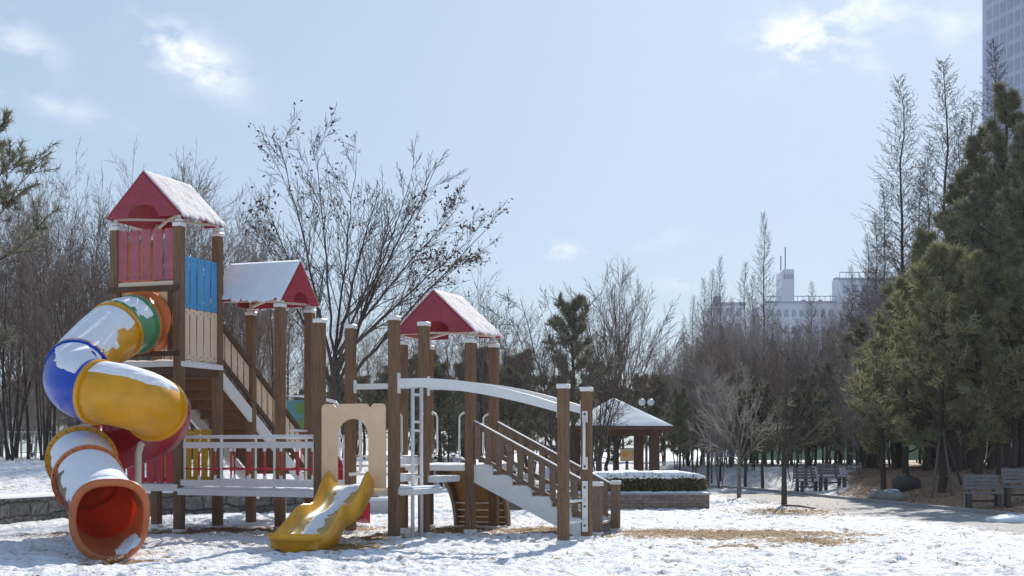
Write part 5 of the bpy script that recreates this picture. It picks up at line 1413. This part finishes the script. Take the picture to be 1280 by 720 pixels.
xl, yl = gx(808, 52), 52.0; la = empty('street_lamp', (xl, yl, hz(xl, yl))); tag(la, 'twin-globe park lamp rising beside the gazebo roof', 'lamp')
zg = ztop(503, 52) - hz(xl, yl)
m = MB(); m.tube([(0, 0, -.2), (0, 0, .4), (0, 0, zg - .15)], [.07, .055, .04], 10); m.build('pole', M['lamppole'], la)
m = MB(); m.tube([(-.18, 0, zg - .15), (-.09, 0, zg - .2), (.09, 0, zg - .2), (.18, 0, zg - .15)], .022, 8); m.build('arm', M['lamppole'], la)
for s_ in (-1, 1):
    m = MB(); m.sphere((s_ * .17, 0, zg + .0), .14, 16, 10); gl_ = m.build('globe', M['lampglobe'], la)
    m = MB(); m.tube([(s_ * .17, 0, zg - .17), (s_ * .17, 0, zg - .12)], [.05, .07], 10); m.build('collar', M['lamppole'], gl_)
xl, yl = gx(785, 43), 43.4; nb = empty('notice_box', (xl, yl, 0), R(-35)); tag(nb, 'small varnished wooden box on a grey pole under the gazebo roof', 'box')
m = MB(); m.tube([(0, 0, -.2), (0, 0, 1.42)], .05, 10); m.build('pole', M['stake'], nb)
m = MB(); m.box(-.17, .17, -.15, .15, 1.06, 1.44, bev=.01); m.build('case', M['signbox'], nb)
m = MB(); m.box(-.10, .10, -.165, -.152, 1.20, 1.34); m.build('plate', M['orangepanel'], nb)
m = MB(); m.box(-.2, .2, -.18, .18, 1.445, 1.475, bev=.008); m.build('lid', M['benchleg'], nb)

# ------------------------------------------------------------------ benches, rocks, stakes
def bench(x, y, rz, label, group=None, src=[None]):
    if src[0] is None:
        b = empty('park_bench'); src[0] = b
        for sx in (-.33, .33):
            for sy in (-.19, .17):
                m = MB(); m.box(sx - .045, sx + .045, sy - .05, sy + .05, -.12, .40, bev=.006); m.build('leg', M['benchleg'], b)
        m = MB()
        for i in range(4): m.box(-.40, .40, -.25 + i * .125, -.25 + i * .125 + .105, .402, .445, bev=.006)
        m.build('seat', M['benchwood'], b)
        m = MB()
        for i in range(4):
            z = .52 + i * .105; yy = .24 + i * .032
            m.hexa([(-.40, yy, z), (.40, yy, z), (.40, yy + .03, z), (-.40, yy + .03, z), (-.40, yy + .028, z + .09), (.40, yy + .028, z + .09), (.40, yy + .058, z + .09), (-.40, yy + .058, z + .09)])
        m.build('backrest', M['benchwood'], b)
        for sx in (-.27, .27):
            m = MB(); m.beam((sx, .235, .36), (sx, .40, .96), .07, .035, up=(0, 1, 0)); m.build('back_support', M['benchleg'], b)
        m = MB(); m.box(-.33, .33, -.02, .02, .18, .24); m.build('stretcher', M['benchleg'], b)
        o = b
    else: o = copy_tree(src[0])
    o.location = (x, y, hz(x, y)); o.scale = (1, 1, .86); o.rotation_euler = (0, 0, rz); tag(o, label, 'bench', 'wooden benches'); return o
bench(gx(1229, 32.0), 32.0, R(-9), 'weathered slatted bench nearest the right edge but one, under the dark pines')
bench(gx(1229, 32.0) + .86, 31.86, R(-9), 'weathered slatted bench cut off by the right edge of the photo')
bench(gx(1011, 44.5), 44.5, R(14), 'left bench of the far pair on the snowy slope')
bench(gx(1011, 44.5) + .82, 44.7, R(14), 'right bench of the far pair on the snowy slope')
def rock(name, px, py, d, size, mt, seed, label):
    x = gx(px, d); o = MB(); nu, nv = 28, 18; rr = random.Random(seed); off = rr.uniform(0, 50); vs = []
    for i in range(nv + 1):
        th = math.pi * i / nv
        for k in range(nu):
            a = 2 * math.pi * k / nu; p = Vector((math.sin(th) * math.cos(a), math.sin(th) * math.sin(a), math.cos(th)))
            q = .72 + .55 * float(fbm(np.array([p.x * 1.6 + off + p.z * 1.1]), np.array([p.y * 1.6 + off * .7 - p.z * .9]), 4, seed)[0]); q = round(q * 14) / 14 * .5 + q * .5
            vs.append((p.x * size[0] * q, p.y * size[1] * q, p.z * size[2] * q))
    o.add(vs, [(i * nu + k, (i + 1) * nu + k, (i + 1) * nu + (k + 1) % nu, i * nu + (k + 1) % nu) for i in range(nv) for k in range(nu)], 0, True)
    ob = o.build(name, mt); ob.location = (x, d, hz(x, d) + size[2] * .25); ob.rotation_euler = (0, 0, rr.uniform(0, 6)); tag(ob, label, 'rock'); return ob
rock('boulder', 1134, 606, 39.5, (.46, .42, .36), M['rock_dark'], 3, 'large dark rounded boulder on the leaf-littered mound')
rock('rock', 1095, 618, 38.2, (.32, .26, .24), M['rock'], 5, 'grey rock at the left end, below the dark boulder')
rock('rock', 1114, 616, 37.6, (.36, .27, .23), M['rock'], 8, 'pale grey rock dusted with snow, between the kerb and the dark boulder')
def stake(p0, p1, label, r=.035):
    m = MB(); a, b = Vector(p0), Vector(p1); a.z = hz(a.x, a.y) - .15; m.tube([a, a.lerp(b, .5) + Vector((.01, 0, 0)), b], [r, r * .95, r * .85], 8)
    for f in (.93,): q = a.lerp(b, f); m.tube([q - (b - a).normalized() * .05, q + (b - a).normalized() * .05], r * 1.35, 8)
    tag(m.build('support_stake', M['stake']), label, 'stake')
bx, by = gx(1178, 37), 37.0
stake((bx - .62, by - 1.0, 0), (bx - .09, by - .1, 1.95), 'leaning wooden stake propping the pine from the left')
stake((bx - .10, by - 1.15, 0), (bx - .02, by - .12, 1.95), 'steep wooden stake in front of the propped pine trunk')
stake((bx + .75, by + .6, 0), (bx + .08, by + .1, 1.95), 'wooden stake propping the pine from behind')
bx, by = gx(1240, 37), 36.6
stake((bx - .62, by + .2, 0), (bx - .05, by - .05, 1.7), 'slanting stake rising behind the left bench back')
stake((bx + .16, by + .1, 0), (bx + .12, by, 1.75), 'upright stake just right of the slanting one behind the benches')
m = MB(); m.sphere((0, 0, 0), (.5, .32, .10), 26, 12); rnd = random.Random(1)
m.v = [(x * (1 + .25 * rnd.random()), y * (1 + .25 * rnd.random()), z * (1 + .5 * rnd.random())) for x, y, z in m.v]
o = m.build('snow_heap', M['snow']); o.location = (gx(1268, 26.6), 26.6, .02); tag(o, 'small heap of shovelled snow on the path by the right edge', 'snow heap')
m = MB(); m.tube([(gx(985, 33.5), 33.9, .03), (gx(1000, 33), 33.0, .05), (gx(1014, 32.3), 32.2, .03), (gx(1018, 31.9), 31.7, .05)], [.03, .026, .02, .01], 6); tag(m.build('fallen_branch', M['bark']), 'fallen dark branch lying beside the snow-footed tree', 'branch')

# ------------------------------------------------------------------ things seen through the playground
pp = empty('activity_board', (gx(388, 30), 30.2, hz(gx(388, 30), 30.2)), R(-12)); tag(pp, 'free-standing play panel of teal and green boards in a white pipe frame behind the stairs', 'play panel')
zz = pp.location.z; T_ = ztop(495, 30) - zz; wv = .64
m = MB(); m.tube([(-wv, 0, -.2), (-wv, 0, T_ + .02), (-.1, 0, T_), (wv - .1, 0, T_ - .12), (wv - .02, 0, T_ - .2), (wv, 0, T_ - .35), (wv, 0, -.2)], .035, 8); m.build('pipe_frame', M['white'], pp)
m = MB(); m.box(-wv + .05, -.06, -.012, .012, T_ - 1.0, T_ - .08); m.build('board', M['teal'], pp)
m = MB(); m.box(-.04, wv - .06, -.012, .012, T_ - .9, T_ - .22); m.build('board', M['teal'], pp)
m = MB(); 
for (x, z, r_) in ((-.24, T_ - .26, .13), (-.16, T_ - .62, .15)): m.tube([(x, -.03, z), (x, -.014, z)], r_, 14)
m.build('leaf_shape', M['green_board'], pp)
m = MB(); m.tube([(.50, -.03, T_ - .38), (.50, -.014, T_ - .38)], .12, 14); m.build('leaf_shape', M['green_board'], pp)
for (px, d, lb) in ((300, 41, 'cream pipe exercise frame seen through the net railing, left of the brown post'), (335, 43, 'cream pipe exercise frame seen through the net railing, right of the brown post')):
    x = gx(px, d); e = empty('exercise_frame', (x, d, hz(x, d)), R(20)); tag(e, lb, 'exercise frame')
    for s_ in (-.35, .35):
        m = MB(); m.tube([(s_, -.3, -.1), (s_, -.3, .75), (s_, -.22, .85), (s_, .22, .85), (s_, .3, .75), (s_, .3, -.1)], .03, 8); m.build('side_hoop', M['cream'], e)
    m = MB(); m.tube([(-.35, -.3, .55), (.35, -.3, .55)], .025, 8); m.tube([(-.35, .3, .55), (.35, .3, .55)], .025, 8); m.build('cross_bar', M['cream'], e)
x = gx(78, 50); fe = empty('metal_fence', (x, 50, hz(x, 50))); tag(fe, 'low pale lattice fence among the thicket trunks at left', 'fence')
m = MB()
for i in range(9): m.tube([(-2 + i * .5, 0, -.1), (-2 + i * .5, 0, 1.05)], .022, 6)
m.build('uprights', M['fence_white'], fe)
for z in (.25, .6, 1.0):
    m = MB(); m.tube([(-2, 0, z), (2, 0, z)], .02, 6); m.build('rail', M['fence_white'], fe)
fe = empty('mesh_fence', (gx(1080, 72), 72, hz(gx(1080, 72), 72))); tag(fe, 'pale green fence glimpsed between the dark trunks behind the mound', 'fence')
m = MB(); m.box(-6.5, 6.5, -.01, .01, .1, 1.5); m.build('mesh_panel', M['fence_green'], fe)
for i in range(8):
    m = MB(); m.box(-6.5 + i * 1.857 - .04, -6.5 + i * 1.857 + .04, -.05, -.012, -.2, 1.6); m.build('fence_post', M['fence_green'], fe)

# ------------------------------------------------------------------ far buildings
dB = 230.0; sB = dB / F
wb = empty('white_building', (gx(1010, dB), dB, 0)); tag(wb, 'pale apartment block with a square rooftop tower seen over the bare trees', 'building')
bx_ = lambda px: (px - 1010) * sB
bz_ = lambda py: CAMH - (py - HY) * sB
m = MB(); m.box(bx_(958), bx_(1045), 0, 16, -2, bz_(377)); m.build('wall', M['far_white'], wb)
m = MB(); m.box(bx_(1045.2), bx_(1150), -2, 3, -2, bz_(349)); m.build('wall', M['far_white'], wb)
m = MB(); m.box(bx_(976), bx_(992), -.5, 4, bz_(377), bz_(340)); m.prism([(bx_(976), bz_(340)), (bx_(992), bz_(340)), (bx_(991), bz_(337)), (bx_(979), bz_(337))], (0, -.5, 0), (1, 0, 0), (0, 0, 1), (0, 1, 0), 4.5); tw_ = m.build('stair_tower', M['far_white'], wb)
for i in range(3):
    m = MB(); m.box(bx_(979 + i * 4.4), bx_(981.4 + i * 4.4), -.62, -.49, bz_(349), bz_(343.5)); m.build('window', M['far_trim'], tw_)
m = MB(); m.tube([(bx_(983), 1, bz_(337)), (bx_(983), 1, bz_(308))], .12, 6); m.build('antenna', M['far_trim'], tw_)
m = MB(); m.tube([(bx_(977.5), 1, bz_(337)), (bx_(977.5), 1, bz_(319))], .12, 6); m.build('antenna', M['far_trim'], tw_)
m = MB(); m.box(bx_(956), bx_(1045.5), -.4, -.02, bz_(379), bz_(376.5)); m.box(bx_(1044), bx_(1151), -2.4, -2.02, bz_(352), bz_(349.4)); m.build('cornice', M['far_trim'], wb)
for (a, b, y, z) in ((956, 1045, 0, 377), (1046, 1150, -2, 349)):
    m = MB(); zt = bz_(z) + .9; m.tube([(bx_(a), y, zt), (bx_(b), y, zt)], .07, 6)
    for i in range(14): xx = bx_(a) + (bx_(b) - bx_(a)) * i / 13; m.tube([(xx, y, bz_(z)), (xx, y, zt)], .05, 5)
    m.build('roof_railing', M['far_trim'], wb)
for px in (1010, 1031, 1052, 1066):
    m = MB(); z = 377 if px < 1045 else 349; m.box(bx_(px - 2), bx_(px + 2), 3, 5, bz_(z), bz_(z - 5)); m.build('chimney', M['far_trim'], wb)
for r_ in range(5):
    for c_ in range(9):
        px = 962 + c_ * 9.3 if c_ < 9 else 0; m = MB(); m.box(bx_(px), bx_(px + 5), -.06, .1, bz_(396 + r_ * 21), bz_(387 + r_ * 21)); m.build('window', M['far_trim'], wb)
for r_ in range(5):
    for c_ in range(6):
        px = 1050 + c_ * 12; m = MB(); m.box(bx_(px), bx_(px + 7), -2.06, -1.9, bz_(368 + r_ * 21), bz_(358 + r_ * 21)); m.build('window', M['far_trim'], wb)
lb_ = empty('low_building', (gx(938, dB), dB + 25, 0)); tag(lb_, 'smaller grey-white block left of the building with the rooftop tower', 'building')
m = MB(); m.box(-2.6, 3.4, 0, 12, -2, 1.4 + (HY - 379) * (dB + 25) / F); m.build('wall', M['far_white'], lb_)
m = MB(); m.box(-2.8, 3.6, -.4, -.02, 1.4 + (HY - 382) * (dB + 25) / F, 1.4 + (HY - 378) * (dB + 25) / F); m.box(-2.2, -1.0, 1, 3, 1.4 + (HY - 379) * (dB + 25) / F, 1.4 + (HY - 369) * (dB + 25) / F); m.build('roof_parapet', M['far_trim'], lb_)
for r_ in range(4):
    for c_ in range(3):
        m = MB(); z = 1.4 + (HY - 395 - r_ * 19) * (dB + 25) / F; m.box(-1.9 + c_ * 1.8, -.9 + c_ * 1.8, -.06, .1, z, z + 1.5); m.build('window', M['far_trim'], lb_)
# high-rise at the right edge
C0 = Vector((gx(1228, 260), 260, 0)); hr = empty('high_rise', C0, 0); tag(hr, 'tall blue-grey high-rise rising out of the top right corner', 'building')
a_ = Vector((.282, -.959, 0)); b_ = Vector((.959, .282, 0)); Z_ = Vector((0, 0, 1)); nf = Vector((-.959, -.282, 0))
m = MB(); m.prism([(0, 0), (38, 0), (38, 18), (0, 18)], (0, 0, -2), a_, b_, Z_, 104); m.build('wall', M['tower_wall'], hr)
def win(k0, k1, z0, z1, mt, pr=.04):
    m = MB(); p = a_ * k0 + Z_ * z0 - b_ * pr; q = a_ * k1 + Z_ * z0 - b_ * pr; u = Z_ * (z1 - z0); t_ = b_ * (pr + .1); m.hexa([p, q, q + t_, p + t_, p + u, q + u, q + u + t_, p + u + t_]); return m
FL = 2.95
low = MB(); mu = MB()
for f_ in range(2, 34):
    z = f_ * FL + .6
    for c_ in range(7):
        k0 = 1.3 + c_ * 2.1
        if 19 <= f_ <= 31 and c_ < 6:
            wn_ = win(k0, k0 + 1.55, z, z + 2.05, None).build('window', M['tower_glass'], hr)
            fm = MB()
            for q in (.52, 1.03): w_ = win(k0 + q - .05, k0 + q + .05, z, z + 2.05, None, .09); fm.add(w_.v, w_.f)
            fm.build('frame', M['tower_wall'], wn_)
        else:
            w_ = win(k0, k0 + 1.55, z, z + 2.05, None); low.add(w_.v, w_.f)
o = low.build('more_windows', M['tower_glass'], hr); o['kind'] = 'stuff'
m = win(0, 38, 0, 100.5, None, .02); 
# ------------------------------------------------------------------ dry grass and fallen leaves
g = np.random.default_rng(8); P = []
for (sx, sy, rx, ry, s_) in SPOTS:
    n = int(900 * min(3, rx * ry) * s_); q = g.normal(0, .55, (n, 2)); P.append(np.stack([sx + q[:, 0] * rx, sy + q[:, 1] * ry], -1))
P = np.concatenate(P); n = len(P); z = hbase(P[:, 0], P[:, 1]); a = g.uniform(0, 6.28, n); L_ = g.uniform(.05, .16, n); el = np.abs(g.normal(0, .22, n))
D = np.stack([np.cos(a) * np.cos(el), np.sin(a) * np.cos(el), np.sin(el)], -1) * L_[:, None]; Sd = np.stack([-np.sin(a), np.cos(a), 0 * a], -1) * .006
B = np.stack([P[:, 0], P[:, 1], z + .015 + (fbm(P[:, 0] * 1.1, P[:, 1] * 1.1, 3, 1) - .45) * .10], -1)
o = raw_mesh('dry_grass', np.stack([B - Sd, B + Sd, B + D], 1).reshape(-1, 3), np.arange(n * 3).reshape(-1, 3), M['straw']); tag(o, 'dry straw-coloured grass lying on the bare patches of the playground', 'dry grass', kind='stuff')
x = g.uniform(8.6, 19, 26000); y = g.uniform(25, 52, 26000); _, _, lt = masks(x, y); kq = g.random(26000) < lt * (.35 + .65 * (fbm(x, y, 2, 3) > .45)); x, y = x[kq], y[kq]
o = leaf_mesh('leaf_litter', list(zip(x, y, hbase(x, y) + .02)), M['litter'], .045, 5, None, 1, .015, flat=True); tag(o, 'brown fallen leaves covering the mound under the pines', 'leaf litter', kind='stuff')
x = g.uniform(-8, 9, 5000); y = 15 + 22 * g.random(5000) ** 1.3; kq = fbm(x * .5, y * .4, 3, 12) > .46; x, y = x[kq], y[kq]
hb = hbase(x, y) + (fbm(x * 1.1, y * 1.1, 3, 1) - .45) * .06
o = leaf_mesh('leaf_scraps', list(zip(x, y, hb + .018)), M['litter'], .022, 6, None, 1, .006, flat=True); tag(o, 'scattered leaf scraps and twigs on the trampled snow', 'leaf scraps', kind='stuff')
# anything in the library that was never planted goes away
for key, o in LIB.items():
    if key not in USED:
        for c in list(o.children): bpy.data.objects.remove(c)
        bpy.data.objects.remove(o)

# ------------------------------------------------------------------ thin winter haze
m = MB(); m.box(-420, 420, -60, 420, -3.0, 116); hzb = m.build('haze', [])
hm = bpy.data.materials.new('pale_air'); hm.use_nodes = True; t = hm.node_tree; t.nodes.clear()
ou = t.nodes.new('ShaderNodeOutputMaterial'); pv = t.nodes.new('ShaderNodeVolumePrincipled')
pv.inputs['Color'].default_value = (.95, .97, 1.0, 1); pv.inputs['Density'].default_value = 0.00035; pv.inputs['Anisotropy'].default_value = 0.2
t.links.new(pv.outputs[0], ou.inputs['Volume']); hzb.data.materials.append(hm); tag(hzb, kind='stuff')
hzb.display_type = 'WIRE'
